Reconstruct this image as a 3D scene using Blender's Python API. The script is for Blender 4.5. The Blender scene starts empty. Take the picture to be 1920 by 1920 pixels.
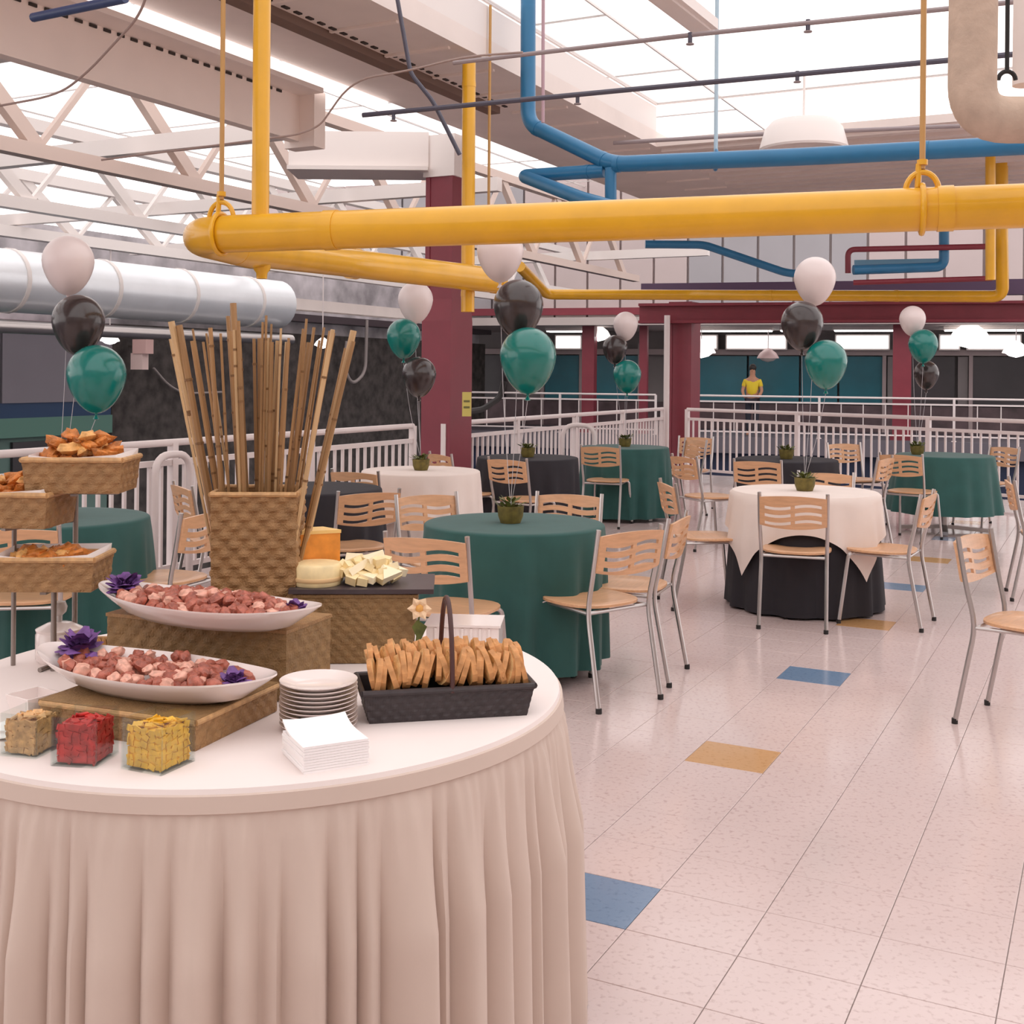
import bpy, bmesh, math, random
from mathutils import Vector, Matrix
R = random.Random(7)
PI = math.pi
SC = bpy.context.scene
COL = SC.collection

# ---------------------------------------------------------------- camera
F_PX = 2200.0; CAM_H = 1.51; HZ = 700.0; ROLL = 0.0087
cam = bpy.data.cameras.new('camera'); camo = bpy.data.objects.new('camera', cam); COL.objects.link(camo)
cam.sensor_width = 36.0; cam.lens = F_PX / 1920 * 36.0; cam.shift_y = -(960 - HZ) / 1920.0
cam.clip_start = 0.05; cam.clip_end = 300
c_, s_ = math.cos(ROLL), math.sin(ROLL)
camo.matrix_world = Matrix(((c_, -s_, 0, 0), (0, 0, -1, 0), (s_, c_, 0, CAM_H), (0, 0, 0, 1)))
SC.camera = camo
# ---------------------------------------------------------------- world + exposure
SC.view_settings.view_transform = 'Standard'; SC.view_settings.look = 'None'
SC.view_settings.gamma = 1.0; SC.view_settings.use_curve_mapping = False
SC.view_settings.exposure = 0.0
wd = bpy.data.worlds.new('world'); SC.world = wd; wd.use_nodes = True
bg = wd.node_tree.nodes['Background']
bg.inputs[0].default_value = (1.0, 0.93, 0.915, 1); bg.inputs[1].default_value = 1.9

# ---------------------------------------------------------------- coordinate helpers
def W(px, py, Y):
    dx, dy = px - 960, py - HZ
    return Vector(((dx * c_ + dy * s_) / F_PX * Y, Y, CAM_H - (-dx * s_ + dy * c_) / F_PX * Y))
def PL(px, py, z):
    dx, dy = px - 960, py - HZ
    d = Vector(((dx * c_ + dy * s_) / F_PX, 1, -(-dx * s_ + dy * c_) / F_PX))
    k = (z - CAM_H) / d.z
    return Vector((d.x * k, d.y * k, z))
ANG = math.radians(26.9)
AX = Vector((math.sin(ANG), math.cos(ANG), 0)); RX = Vector((math.cos(ANG), -math.sin(ANG), 0))
def FR(u, t, z): return AX * t + RX * u + Vector((0, 0, z))

# ---------------------------------------------------------------- materials
def lin(c):
    o = []
    for v in c[:3]:
        v = v / 255.0
        o.append(v / 12.92 if v <= 0.04045 else ((v + 0.055) / 1.055) ** 2.4)
    return (o[0], o[1], o[2], 1.0)
MATS = {}
def mat(name, col, rough=0.5, metal=0.0, var=0.0, vscale=20.0, bump=0.0, bscale=80.0, emit=0.0, coat=0.0, sheen=0.0, stretch=None, spec=None, sss=0.0):
    if name in MATS: return MATS[name]
    m = bpy.data.materials.new(name); m.use_nodes = True
    nt = m.node_tree; b = nt.nodes['Principled BSDF']
    b.inputs['Base Color'].default_value = lin(col); b.inputs['Roughness'].default_value = rough
    b.inputs['Metallic'].default_value = metal
    if spec is not None: b.inputs['Specular IOR Level'].default_value = spec
    if coat: b.inputs['Coat Weight'].default_value = coat; b.inputs['Coat Roughness'].default_value = 0.08
    if sheen: b.inputs['Sheen Weight'].default_value = sheen
    if sss: b.inputs['Subsurface Weight'].default_value = sss; b.inputs['Subsurface Radius'].default_value = (0.02, 0.012, 0.01)
    if emit: b.inputs['Emission Color'].default_value = lin(col); b.inputs['Emission Strength'].default_value = emit
    if var or bump:
        tc = nt.nodes.new('ShaderNodeTexCoord'); mp = nt.nodes.new('ShaderNodeMapping')
        nt.links.new(tc.outputs['Object'], mp.inputs[0])
        if stretch: mp.inputs['Scale'].default_value = stretch
    if var:
        n = nt.nodes.new('ShaderNodeTexNoise'); n.inputs['Scale'].default_value = vscale; n.inputs['Detail'].default_value = 4
        nt.links.new(mp.outputs[0], n.inputs['Vector'])
        r = nt.nodes.new('ShaderNodeValToRGB'); L = lin(col)
        r.color_ramp.elements[0].position = 0.3; r.color_ramp.elements[1].position = 0.7
        r.color_ramp.elements[0].color = (L[0] * (1 - var), L[1] * (1 - var), L[2] * (1 - var), 1)
        r.color_ramp.elements[1].color = (min(1, L[0] * (1 + var)), min(1, L[1] * (1 + var)), min(1, L[2] * (1 + var)), 1)
        nt.links.new(n.outputs['Fac'], r.inputs[0]); nt.links.new(r.outputs[0], b.inputs['Base Color'])
    if bump:
        n2 = nt.nodes.new('ShaderNodeTexNoise'); n2.inputs['Scale'].default_value = bscale; n2.inputs['Detail'].default_value = 3
        nt.links.new(mp.outputs[0], n2.inputs['Vector'])
        bp = nt.nodes.new('ShaderNodeBump'); bp.inputs['Strength'].default_value = bump; bp.inputs['Distance'].default_value = 0.01
        nt.links.new(n2.outputs['Fac'], bp.inputs['Height']); nt.links.new(bp.outputs[0], b.inputs['Normal'])
    MATS[name] = m
    return m
def glassmat(name, tint=(255, 255, 255), gl=0.08, rough=0.03):
    if name in MATS: return MATS[name]
    m = bpy.data.materials.new(name); m.use_nodes = True; nt = m.node_tree; nt.nodes.clear()
    o = nt.nodes.new('ShaderNodeOutputMaterial'); mx = nt.nodes.new('ShaderNodeMixShader')
    t = nt.nodes.new('ShaderNodeBsdfTransparent'); g = nt.nodes.new('ShaderNodeBsdfGlossy')
    t.inputs[0].default_value = lin(tint); g.inputs['Roughness'].default_value = rough
    mx.inputs[0].default_value = gl
    nt.links.new(t.outputs[0], mx.inputs[1]); nt.links.new(g.outputs[0], mx.inputs[2]); nt.links.new(mx.outputs[0], o.inputs[0])
    MATS[name] = m; return m
def tilemat(name, col, speck, rough=0.15):
    m = bpy.data.materials.new(name); m.use_nodes = True; nt = m.node_tree; b = nt.nodes['Principled BSDF']
    ge = nt.nodes.new('ShaderNodeNewGeometry')
    v = nt.nodes.new('ShaderNodeTexNoise'); v.inputs['Scale'].default_value = 55; v.inputs['Detail'].default_value = 3
    nt.links.new(ge.outputs['Position'], v.inputs['Vector'])
    r = nt.nodes.new('ShaderNodeValToRGB'); L = lin(col); S = lin(speck)
    e = r.color_ramp.elements; e[0].position = 0.28; e[0].color = S; e[1].position = 0.46; e[1].color = L
    n2 = nt.nodes.new('ShaderNodeTexNoise'); n2.inputs['Scale'].default_value = 1.6
    nt.links.new(ge.outputs['Position'], n2.inputs['Vector'])
    mx = nt.nodes.new('ShaderNodeMix'); mx.data_type = 'RGBA'; mx.blend_type = 'MULTIPLY'; mx.inputs[0].default_value = 0.18
    nt.links.new(v.outputs['Fac'], r.inputs[0]); nt.links.new(r.outputs[0], mx.inputs[6]); nt.links.new(n2.outputs['Fac'], mx.inputs[7])
    nt.links.new(mx.outputs[2], b.inputs['Base Color'])
    b.inputs['Roughness'].default_value = rough; b.inputs['Specular IOR Level'].default_value = 0.6
    n3 = nt.nodes.new('ShaderNodeTexNoise'); n3.inputs['Scale'].default_value = 5
    nt.links.new(ge.outputs['Position'], n3.inputs['Vector'])
    bp = nt.nodes.new('ShaderNodeBump'); bp.inputs['Strength'].default_value = 0.05; bp.inputs['Distance'].default_value = 0.02
    nt.links.new(n3.outputs['Fac'], bp.inputs['Height']); nt.links.new(bp.outputs[0], b.inputs['Normal'])
    MATS[name] = m; return m

M_white = mat('white_paint', (232, 224, 220), 0.45)
M_rail = mat('rail_white', (226, 214, 212), 0.35)
M_yel = mat('yellow_paint', (226, 168, 24), 0.32, var=0.06, vscale=6, coat=0.3)
M_blue = mat('blue_paint', (38, 112, 156), 0.35, var=0.05, vscale=6)
M_dblue = mat('dark_blue_paint', (52, 66, 104), 0.4)
M_maroon = mat('maroon_paint', (128, 44, 58), 0.45, var=0.08, vscale=3)
M_steel = mat('chrome_tube', (190, 184, 182), 0.28, 0.85)
M_rubber = mat('black_rubber', (35, 32, 32), 0.7)
M_wood = mat('beech_plywood', (212, 164, 124), 0.38, var=0.10, vscale=9, stretch=(1, 8, 8), coat=0.2)
M_green = mat('green_cloth', (40, 84, 80), 0.85, var=0.08, vscale=8, sheen=0.1)
M_black = mat('black_cloth', (38, 35, 41), 0.85, var=0.1, vscale=8)
M_cream = mat('cream_cloth', (228, 214, 206), 0.8, var=0.03, vscale=5)
M_topcloth = mat('white_cloth', (236, 224, 220), 0.8, var=0.015, vscale=5)
M_skirt = mat('skirt_cloth', (206, 187, 175), 0.75, var=0.02, vscale=4, sheen=0.1)
M_wicker = mat('wicker', (160, 122, 80), 0.6, var=0.14, vscale=40, bump=0.5, bscale=240)
M_wicker2 = mat('sea_grass', (142, 110, 70), 0.65, var=0.16, vscale=40, bump=0.5, bscale=200)
M_wickrim = mat('wicker_rim', (196, 154, 106), 0.55, var=0.2, vscale=60)
M_bamboo = mat('bamboo', (160, 122, 80), 0.5, var=0.25, vscale=14, stretch=(1, 1, 0.15))
M_bamboo2 = mat('bamboo_pale', (198, 164, 120), 0.5, var=0.2, vscale=14, stretch=(1, 1, 0.15))
M_node = mat('bamboo_node', (128, 94, 58), 0.6)
M_china = mat('white_china', (240, 228, 224), 0.18, coat=0.5)
M_paper = mat('white_paper', (250, 246, 246), 0.8)
M_beige = mat('beige_panel', (240, 226, 218), 0.6, var=0.04, vscale=2)
M_grey = mat('grey_panel', (230, 218, 212), 0.6, var=0.05, vscale=2)
M_dark = mat('dark_slot', (60, 52, 48), 0.8)
M_insul = mat('pipe_insulation', (190, 168, 150), 0.85, var=0.12, vscale=14, bump=0.4, bscale=40)
M_bread = mat('toasted_bread', (234, 188, 130), 0.75, var=0.3, vscale=45, bump=0.5, bscale=90)
M_crust = mat('bread_crust', (206, 148, 94), 0.7, var=0.25, vscale=40)
M_fried = mat('fried_batter', (196, 118, 50), 0.5, var=0.45, vscale=40, bump=0.7, bscale=70)
M_fried2 = mat('fried_crisp', (226, 166, 96), 0.5, var=0.35, vscale=40, bump=0.6, bscale=70)
M_meat = mat('glazed_bite', (168, 94, 76), 0.35, var=0.4, vscale=70, bump=0.4, bscale=120)
M_meat2 = mat('pale_bite', (222, 166, 146), 0.4, var=0.3, vscale=70)
M_purple = mat('purple_petal', (116, 76, 140), 0.6, var=0.35, vscale=40)
M_leaf = mat('green_leaf', (92, 98, 44), 0.55, var=0.4, vscale=40)
M_cheese = mat('pale_cheese', (244, 222, 170), 0.45, var=0.1, vscale=30)
M_cheese2 = mat('orange_cheese', (232, 150, 60), 0.45, var=0.15, vscale=30)
M_slate = mat('dark_slate', (72, 62, 66), 0.35, var=0.1, vscale=20)
M_glass = glassmat('clear_glass', (248, 251, 250), 0.05)
M_sky = glassmat('skylight_glass', (250, 250, 250), 0.05)
M_acr = mat('acrylic_tan', (196, 160, 124), 0.3)

# ---------------------------------------------------------------- mesh builder
class MB:
    def __init__(s): s.v = []; s.f = []
    def add(s, vs, fs):
        o = len(s.v); s.v += [tuple(p) for p in vs]; s.f += [tuple(i + o for i in f) for f in fs]; return s
    def box(s, c, size, rz=0.0, M=None):
        x, y, z = size[0] / 2, size[1] / 2, size[2] / 2
        vs = [Vector((a, b, d)) for d in (-z, z) for b in (-y, y) for a in (-x, x)]
        m = Matrix.Rotation(rz, 3, 'Z') if M is None else M
        c = Vector(c)
        return s.add([m @ p + c for p in vs], [(0, 2, 3, 1), (4, 5, 7, 6), (0, 1, 5, 4), (2, 6, 7, 3), (0, 4, 6, 2), (1, 3, 7, 5)])
    def bar(s, a, b, w, h):
        a, b = Vector(a), Vector(b); d = (b - a); L = d.length; d.normalize()
        up = Vector((0, 0, 1)) if abs(d.z) < 0.95 else Vector((1, 0, 0))
        sd = d.cross(up).normalized(); up = sd.cross(d)
        M = Matrix((sd, d, up)).transposed()
        return s.box((a + b) / 2, (w, L, h), M=M)
    def prism(s, poly, z0, z1):
        n = len(poly); vs = [(p[0], p[1], z0) for p in poly] + [(p[0], p[1], z1) for p in poly]
        return s.add(vs, [tuple(range(n - 1, -1, -1)), tuple(range(n, 2 * n))] + [(i, (i + 1) % n, n + (i + 1) % n, n + i) for i in range(n)])
    def tube(s, pts, r, seg=12, caps=True):
        pts = [Vector(p) for p in pts]; n = len(pts)
        rs = r if isinstance(r, (list, tuple)) else [r] * n
        nrm = None; rings = []
        for i, p in enumerate(pts):
            d = (pts[min(i + 1, n - 1)] - pts[max(i - 1, 0)])
            d = d.normalized() if d.length > 1e-9 else Vector((0, 0, 1))
            if nrm is None:
                a = Vector((0, 0, 1)) if abs(d.z) < 0.9 else Vector((1, 0, 0))
                nrm = d.cross(a).normalized()
            else:
                nrm = (nrm - d * nrm.dot(d)).normalized()
            bn = d.cross(nrm)
            rings.append([p + (nrm * math.cos(2 * PI * k / seg) + bn * math.sin(2 * PI * k / seg)) * rs[i] for k in range(seg)])
        vs = [q for rg in rings for q in rg]; fs = []
        for i in range(n - 1):
            for k in range(seg):
                k2 = (k + 1) % seg
                fs.append((i * seg + k, i * seg + k2, (i + 1) * seg + k2, (i + 1) * seg + k))
        if caps:
            fs.append(tuple(range(seg - 1, -1, -1))); fs.append(tuple((n - 1) * seg + k for k in range(seg)))
        return s.add(vs, fs)
    def lathe(s, prof, seg=24, c=(0, 0, 0), sx=1.0, sy=1.0):
        vs = []; fs = []; n = len(prof)
        for (r, z) in prof:
            for k in range(seg):
                a = 2 * PI * k / seg
                vs.append((c[0] + r * math.cos(a) * sx, c[1] + r * math.sin(a) * sy, c[2] + z))
        for i in range(n - 1):
            for k in range(seg):
                k2 = (k + 1) % seg
                fs.append((i * seg + k, i * seg + k2, (i + 1) * seg + k2, (i + 1) * seg + k))
        if prof[0][0] > 1e-6: fs.append(tuple(range(seg - 1, -1, -1)))
        if prof[-1][0] > 1e-6: fs.append(tuple((n - 1) * seg + k for k in range(seg)))
        return s.add(vs, fs)
    def blob(s, c, r, seg=7, rings=5, jit=0.15, sc=(1, 1, 1), rnd=None):
        rnd = rnd or R; vs = [(c[0], c[1], c[2] - r * sc[2])]; fs = []
        for j in range(1, rings):
            ph = -PI / 2 + PI * j / rings
            for k in range(seg):
                a = 2 * PI * k / seg; rr = r * (1 + rnd.uniform(-jit, jit))
                vs.append((c[0] + rr * math.cos(ph) * math.cos(a) * sc[0], c[1] + rr * math.cos(ph) * math.sin(a) * sc[1], c[2] + rr * math.sin(ph) * sc[2]))
        vs.append((c[0], c[1], c[2] + r * sc[2])); T = len(vs) - 1
        for k in range(seg):
            k2 = (k + 1) % seg
            fs.append((0, 1 + k2, 1 + k)); fs.append((T, 1 + (rings - 2) * seg + k, 1 + (rings - 2) * seg + k2))
            for j in range(rings - 2):
                fs.append((1 + j * seg + k, 1 + j * seg + k2, 1 + (j + 1) * seg + k2, 1 + (j + 1) * seg + k))
        return s.add(vs, fs)
    def mesh(s, name, smooth=False):
        me = bpy.data.meshes.new(name); me.from_pydata(s.v, [], s.f); me.update()
        if smooth:
            for p in me.polygons: p.use_smooth = True
            try: me.set_sharp_from_angle(angle=math.radians(40))
            except Exception: pass
        return me
    def build(s, name, m, parent=None, smooth=False, loc=None, rz=None):
        me = s.mesh(name, smooth); me.materials.append(m)
        return mk(name, me, parent, loc, rz)
def mk(name, me, parent=None, loc=None, rz=None):
    o = bpy.data.objects.new(name, me); COL.objects.link(o)
    if parent is not None: o.parent = parent
    if loc is not None: o.location = loc
    if rz is not None: o.rotation_euler = (0, 0, rz)
    return o
def tag(o, label, cat, group=None, kind=None):
    o['label'] = label; o['category'] = cat
    if group: o['group'] = group
    if kind: o['kind'] = kind
    return o
def thing(name, label, cat, loc=(0, 0, 0), rz=0.0, group=None, kind=None):
    o = bpy.data.objects.new(name, None); COL.objects.link(o); o.location = loc; o.rotation_euler = (0, 0, rz)
    o.empty_display_size = 0.1
    return tag(o, label, cat, group, kind)
def copytree(o, parent=None):
    c = o.copy(); COL.objects.link(c); c.parent = parent
    for ch in list(o.children): copytree(ch, c)
    return c
def struct(o, label, cat): return tag(o, label, cat, kind='structure')
def arc(c, r, a0, a1, n, ex, ey):
    return [c + ex * (r * math.cos(a0 + (a1 - a0) * i / n)) + ey * (r * math.sin(a0 + (a1 - a0) * i / n)) for i in range(n + 1)]
def bend(pts, rad, n=6):
    pts = [Vector(p) for p in pts]; out = [pts[0]]
    for i in range(1, len(pts) - 1):
        a, b, c = pts[i - 1], pts[i], pts[i + 1]
        d1 = (a - b); d2 = (c - b); r = min(rad, d1.length * 0.45, d2.length * 0.45)
        p1 = b + d1.normalized() * r; p2 = b + d2.normalized() * r
        for k in range(n + 1):
            t = k / n; out.append(p1 * (1 - t) ** 2 + b * 2 * t * (1 - t) + p2 * t * t)
    out.append(pts[-1]); return out

# ================================================================ SETTING: floor
O1 = PL(1375, 1418, 0); O2 = PL(1526, 1267, 0)
ta = (O2 - O1).normalized(); TL = (O2 - O1).length / 5.0; tb = Vector((ta.y, -ta.x, 0)); TW = 0.312
floor = thing('floor', 'pale speckled vinyl tile floor with a few blue and ochre tiles', 'floor', kind='structure')
corner = Vector((2.33, 17.65, 0)); rend = Vector((12.0, 7.2, 0))
poly = [FR(-6.1, -6, 0), FR(-6.1, 17.3, 0), Vector((2.9, 17.9, 0)), Vector((13.2, 6.8, 0)), Vector((13.2, -5, 0))]
MB().prism([(p.x, p.y) for p in poly], -0.35, -0.0035).build('floor_slab', mat('grout', (150, 138, 134), 0.7), floor)
def inside(p):
    n = len(poly); c = 0
    for i in range(n):
        a, b = poly[i], poly[(i + 1) % n]
        cr = (b.x - a.x) * (p.y - a.y) - (b.y - a.y) * (p.x - a.x)
        c += 1 if cr < 0 else 0
    return c == n or c == 0
def proj(p):
    X, Yd, Z = p.x, p.y, p.z - CAM_H
    if Yd < 0.2: return None
    dxp, dyp = X / Yd * F_PX, -Z / Yd * F_PX
    return (960 + c_ * dxp - s_ * dyp, HZ + s_ * dxp + c_ * dyp)
M_tile = tilemat('vinyl_tile', (219, 199, 196), (198, 175, 171))
M_tblue = tilemat('vinyl_tile_blue', (118, 144, 174), (104, 130, 160))
M_toch = tilemat('vinyl_tile_ochre', (206, 160, 110), (190, 142, 92))
def tilemesh(name, m):
    g = 0.0013
    mb = MB(); x, y = TW / 2 - g, TL / 2 - g; h = 0.0035; ch = 0.001
    mb.add([(-x, -y, -h), (x, -y, -h), (x, y, -h), (-x, y, -h), (-x, -y, -ch), (x, -y, -ch), (x, y, -ch), (-x, y, -ch),
            (-x + ch, -y + ch, 0), (x - ch, -y + ch, 0), (x - ch, y - ch, 0), (-x + ch, y - ch, 0)],
           [(0, 1, 5, 4), (1, 2, 6, 5), (2, 3, 7, 6), (3, 0, 4, 7), (4, 5, 9, 8), (5, 6, 10, 9), (6, 7, 11, 10), (7, 4, 8, 11), (8, 9, 10, 11)])
    me = mb.mesh(name); me.materials.append(m); return me
tm = tilemesh('tile', M_tile); tmb = tilemesh('tile_blue', M_tblue); tmo = tilemesh('tile_ochre', M_toch)
trz = math.atan2(tb.y, tb.x)
cells = []
for i in range(-60, 60):
    for j in range(-40, 70):
        p = O1 + tb * (TW * i) + ta * (TL * j)
        if not inside(p) or p.y < -1.5: continue
        q = proj(p)
        vis = q is not None and 1010 < q[0] < 1990 and 1000 < q[1] < 1990
        hid = (p - Vector((-0.613, 2.84, 0))).length < 0.70
        cells.append((0 if vis and not hid else 1, p.y, i, j, p))
cells.sort(key=lambda c: (c[0], c[1]))
rest = MB(); nt_ = 0
for (v, y_, i, j, p) in cells:
    colr = (i == 0 and j % 5 == 0) or (i % 9 == 0 and i != 0 and j % 5 == (i // 9) % 5 and i > 0)
    seq = (j // 5) % 2
    if colr or (v == 0 and nt_ < 285):
        me = tm if not colr else (tmo if seq == 0 else tmb)
        o = mk('tile', me, floor, p, trz)
        if colr: o['label'] = 'ochre floor tile' if seq == 0 else 'blue floor tile'
        if not colr: nt_ += 1
    else:
        m3 = Matrix.Rotation(trz, 3, 'Z')
        rest.add([m3 @ vv.co + p for vv in tm.vertices], [tuple(pl.vertices) for pl in tm.polygons])
ro = rest.build('tile_field', M_tile, floor); ro['kind'] = 'stuff'
wb_ = MB().box((2.0, -4.6, 2.15), (23, 0.2, 4.3)).build('wall_blocker_back', mat('blocker_wall', (190, 178, 172), 0.7)); struct(wb_, 'unseen beige wall added behind the viewpoint to block horizon light', 'wall')  # out of view, added to keep horizon light off the vertical faces
wr_ = MB().box((13.1, 1.0, 2.15), (0.2, 11.0, 4.3)).build('wall_blocker_right', mat('blocker_wall', (190, 178, 172), 0.7)); struct(wr_, 'unseen beige wall added far to the right to block horizon light', 'wall')  # likewise unseen, added to block low sky light from the right
# lower level of the atrium
lf = MB().box((0, 25, -4.6), (120, 120, 0.2)).build('floor_lower', mat('lower_floor', (58, 58, 70), 0.6, var=0.1, vscale=1))
struct(lf, 'grey lower level floor far below the white railing', 'floor')

# ================================================================ ceiling
ceil = thing('ceiling', 'grey steel deck ceiling with stepped edges beside the bright skylight', 'ceiling', kind='structure')
def fprism(u0, u1, t0, t1, z0, z1):
    mb = MB(); ps = [FR(u0, t0, 0), FR(u1, t0, 0), FR(u1, t1, 0), FR(u0, t1, 0)]
    return mb.prism([(p.x, p.y) for p in ps], z0, z1)
fprism(-5.66, -4.22, -6, 17.0, 3.89, 4.05).build('deck', M_grey, ceil)
fprism(-4.34, -4.22, -6, 11.6, 4.05, 4.3).build('curb', M_white, ceil)
fprism(-4.22, 0.2, 11.6, 17.0, 3.89, 3.97).build('deck', M_grey, ceil)
# perforated channel on the deck underside
mb = fprism(-4.98, -4.86, -4, 9.3, 3.83, 3.89); mb.build('channel', mat('brown_channel', (120, 96, 84), 0.6), ceil)
mb = MB()
for k in range(80): mb.box(FR(-4.8, -1 + k * 0.13, 3.886), (0.03, 0.06, 0.012), -ANG)
o = mb.build('slot_row', M_dark, ceil); o['kind'] = 'stuff'
for k in range(20):   # deck ribs, told apart near the column
    if 2.5 + k * 0.7 < 16.6: fprism(-4.85, -4.3, 2.5 + k * 0.7, 2.53 + k * 0.7, 3.872, 3.89).build('rib', M_beige, ceil)
for k in range(16):
    fprism(-4.2, 0.2, 11.7 + k * 0.33, 11.82 + k * 0.33, 3.85, 3.89).build('rib', M_grey, ceil)
# fascia girder along the atrium edge
fg = thing('fascia_girder', 'long beige fascia girder with a row of slots above the white railing', 'girder', FR(-5.9, -6, 3.39))
def fchild(mb, name, m, par, smooth=False):
    o = mb.build(name, m, None, smooth); o.parent = par; o.matrix_parent_inverse = par.matrix_basis.inverted(); return o
bpy.context.view_layer.update()
fchild(fprism(-6.0, -5.9, -6, 7.75, 3.39, 3.76), 'web', M_beige, fg)
fchild(fprism(-6.0, -5.66, -6, 7.75, 3.76, 3.80), 'flange', M_grey, fg)
fchild(fprism(-5.72, -5.66, -6, 8.7, 3.80, 3.885), 'glowing_strip', mat('glowing_white', (255, 248, 244), .5, emit=1.1), fg)  # narrow white face with a glow of its own
mb = MB()
for k in range(80): mb.box(FR(-5.895, -2 + k * 0.12, 3.745), (0.01, 0.06, 0.02), -ANG)
o = fchild(mb, 'slot_row', M_dark, fg); o['kind'] = 'stuff'
fchild(fprism(-6.05, -5.75, 7.75, 7.9, 3.34, 3.8), 'end_plate', M_beige, fg)
# white box beam to column
xa, xb = W(548, 300, 12.0).x, W(806, 300, 12.0).x
bb = thing('box_beam', 'white box beam running left from the cap of the near maroon column', 'beam', (xa, 11.8, 3.57))
MB().box(((xb - xa) / 2, .25, .18), (xb - xa, .5, .36)).build('web', M_white, bb); MB().box(((xb - xa) / 2, .22, -.02), (xb - xa, .62, .04)).build('flange', M_white, bb)
# skylights
def skylight(n, u0, u1, t0, t1, z, step, lab, mw=0.012):
    sk = thing('window_%d' % n, lab, 'skylight', kind='structure')
    nu = max(1, round((u1 - u0) / step)); ntt = max(1, round((t1 - t0) / step))
    du = (u1 - u0) / nu; dt = (t1 - t0) / ntt
    for i in range(nu + 1):
        fprism(u0 + i * du - mw, u0 + i * du + mw, t0, t1, z, z + 0.03).build('mullion', M_white, sk)
    for j in range(ntt + 1):
        fprism(u0, u1, t0 + j * dt - mw, t0 + j * dt + mw, z + 0.005, z + 0.025).build('mullion', M_white, sk)
    pm = fprism(mw, du - mw, mw, dt - mw, 0.010, 0.02).mesh('pane'); pm.materials.append(M_sky)
    for i in range(nu):
        for j in range(ntt):
            mk('pane', pm, sk, FR(u0 + i * du, t0 + j * dt, z))
skylight(1, -4.22, 12, -6, 11.6, 4.32, 4.2, 'big overexposed skylight over the dining floor')
skylight(2, 0.2, 12, 11.6, 17.0, 4.32, 4.2, 'narrow bright skylight strip behind the blue pipe')
skylight(3, -18, -6.0, -4, 30, 6.3, 3.0, 'white glazed atrium roof above the trusses')

# trusses of the atrium
def truss(u, z0, z1, t0, t1, lab, ph=0.0, w=0.14, bay=2.0, M_white=M_white):
    t = thing('roof_truss', lab, 'truss', FR(u, t0, z0), -ANG, group='white atrium roof trusses')
    L = t1 - t0
    MB().box((0, L / 2, 0), (w, L, w * 0.9)).build('bottom_chord', M_white, t)
    MB().box((0, L / 2, z1 - z0), (w, L, w * 0.9)).build('top_chord', M_white, t)
    y = ph
    while y + bay < L:
        MB().bar((0, y, 0.03), (0, y + bay * .42, z1 - z0 - 0.03), 0.06, 0.05).build('diagonal', M_white, t)
        MB().bar((0, y + bay * .42, z1 - z0 - 0.03), (0, y + bay, 0.03), 0.09, 0.13).build('diagonal', M_white, t)
        y += bay
truss(-8.4, 3.42, 4.55, -1, 22, 'nearest white roof truss behind the beige fascia girder', 0.3, M_white=mat('shaded_white_steel', (206, 186, 176), .5))  # white truss, its shading put into a darker beige colour
truss(-11.4, 3.45, 4.4, 2, 26, 'second white roof truss across the atrium', 0.6, 0.16, 1.8)
truss(-14.2, 3.5, 4.35, 4, 30, 'third white roof truss, farthest across the atrium', 0.1, 0.18, 1.8)
# cross purlins, a few
for k, t in enumerate((5.5, 8.5, 12.0, 16, 20)):
    o = fprism(-16, -6.3, t, t + 0.12, 3.62, 3.78).build('cross_purlin', M_white)
    tag(o, ['nearest white cross purlin tying the roof trusses together', 'second white cross purlin from the camera between the trusses', 'third white cross purlin between the roof trusses', 'fourth white cross purlin towards the dark wall', 'farthest white cross purlin above the dark wall'][k], 'purlin', 'cross purlins between trusses')

# ================================================================ railings
bal_me = MB().box((0, 0, 0.4825), (0.022, 0.022, 0.725)).mesh('baluster'); bal_me.materials.append(M_rail)
post_me = MB().box((0, 0, 0.5), (0.055, 0.055, 1.0)).box((0, 0, 0.01), (0.11, 0.11, 0.02)).mesh('post'); post_me.materials.append(M_rail)
def railing(a, b, lab, zoff=0.0, step=0.115, pstep=1.75, scale=1.0, balusters=True):
    d = b - a; L = d.length; rz = math.atan2(d.y, d.x)
    t = thing('railing', lab, 'railing', (a.x, a.y, zoff), rz)
    MB().tube([(0, 0, 1.0), (L, 0, 1.0)], 0.026, 10).build('top_rail', M_rail, t, True)
    MB().box((L / 2, 0, 0.86), (L, 0.04, 0.04)).build('middle_rail', M_rail, t)
    MB().box((L / 2, 0, 0.12), (L, 0.035, 0.035)).build('bottom_rail', M_rail, t)
    n = max(1, round(L / pstep))
    for i in range(n + 1): mk('post', post_me, t, (L * i / n, 0, 0))
    if balusters:
        for i in range(n):
            m_ = max(1, round(L / n / step))
            for k in range(1, m_): mk('baluster', bal_me, t, (L * (i + k / m_) / n, 0, 0))
    return t
rl = -5.9
railing(FR(rl, 1.5, 0), FR(rl, 9.55, 0), 'white steel railing on the left running up to the near maroon column')
railing(FR(rl, 10.15, 0), FR(rl, 16.6, 0), 'white steel railing between the near and corner maroon columns')
rr0 = Vector((2.75, 17.2, 0)); rr1 = Vector((10.5, 9.3, 0))
rdir = (Vector((5.97, 13.7, 0)) - Vector((2.33, 17.65, 0))).normalized()
railing(Vector((2.6, 17.36, 0)), Vector((2.6, 17.36, 0)) + rdir * 7.6, 'white steel railing across the back right of the dining floor')
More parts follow.
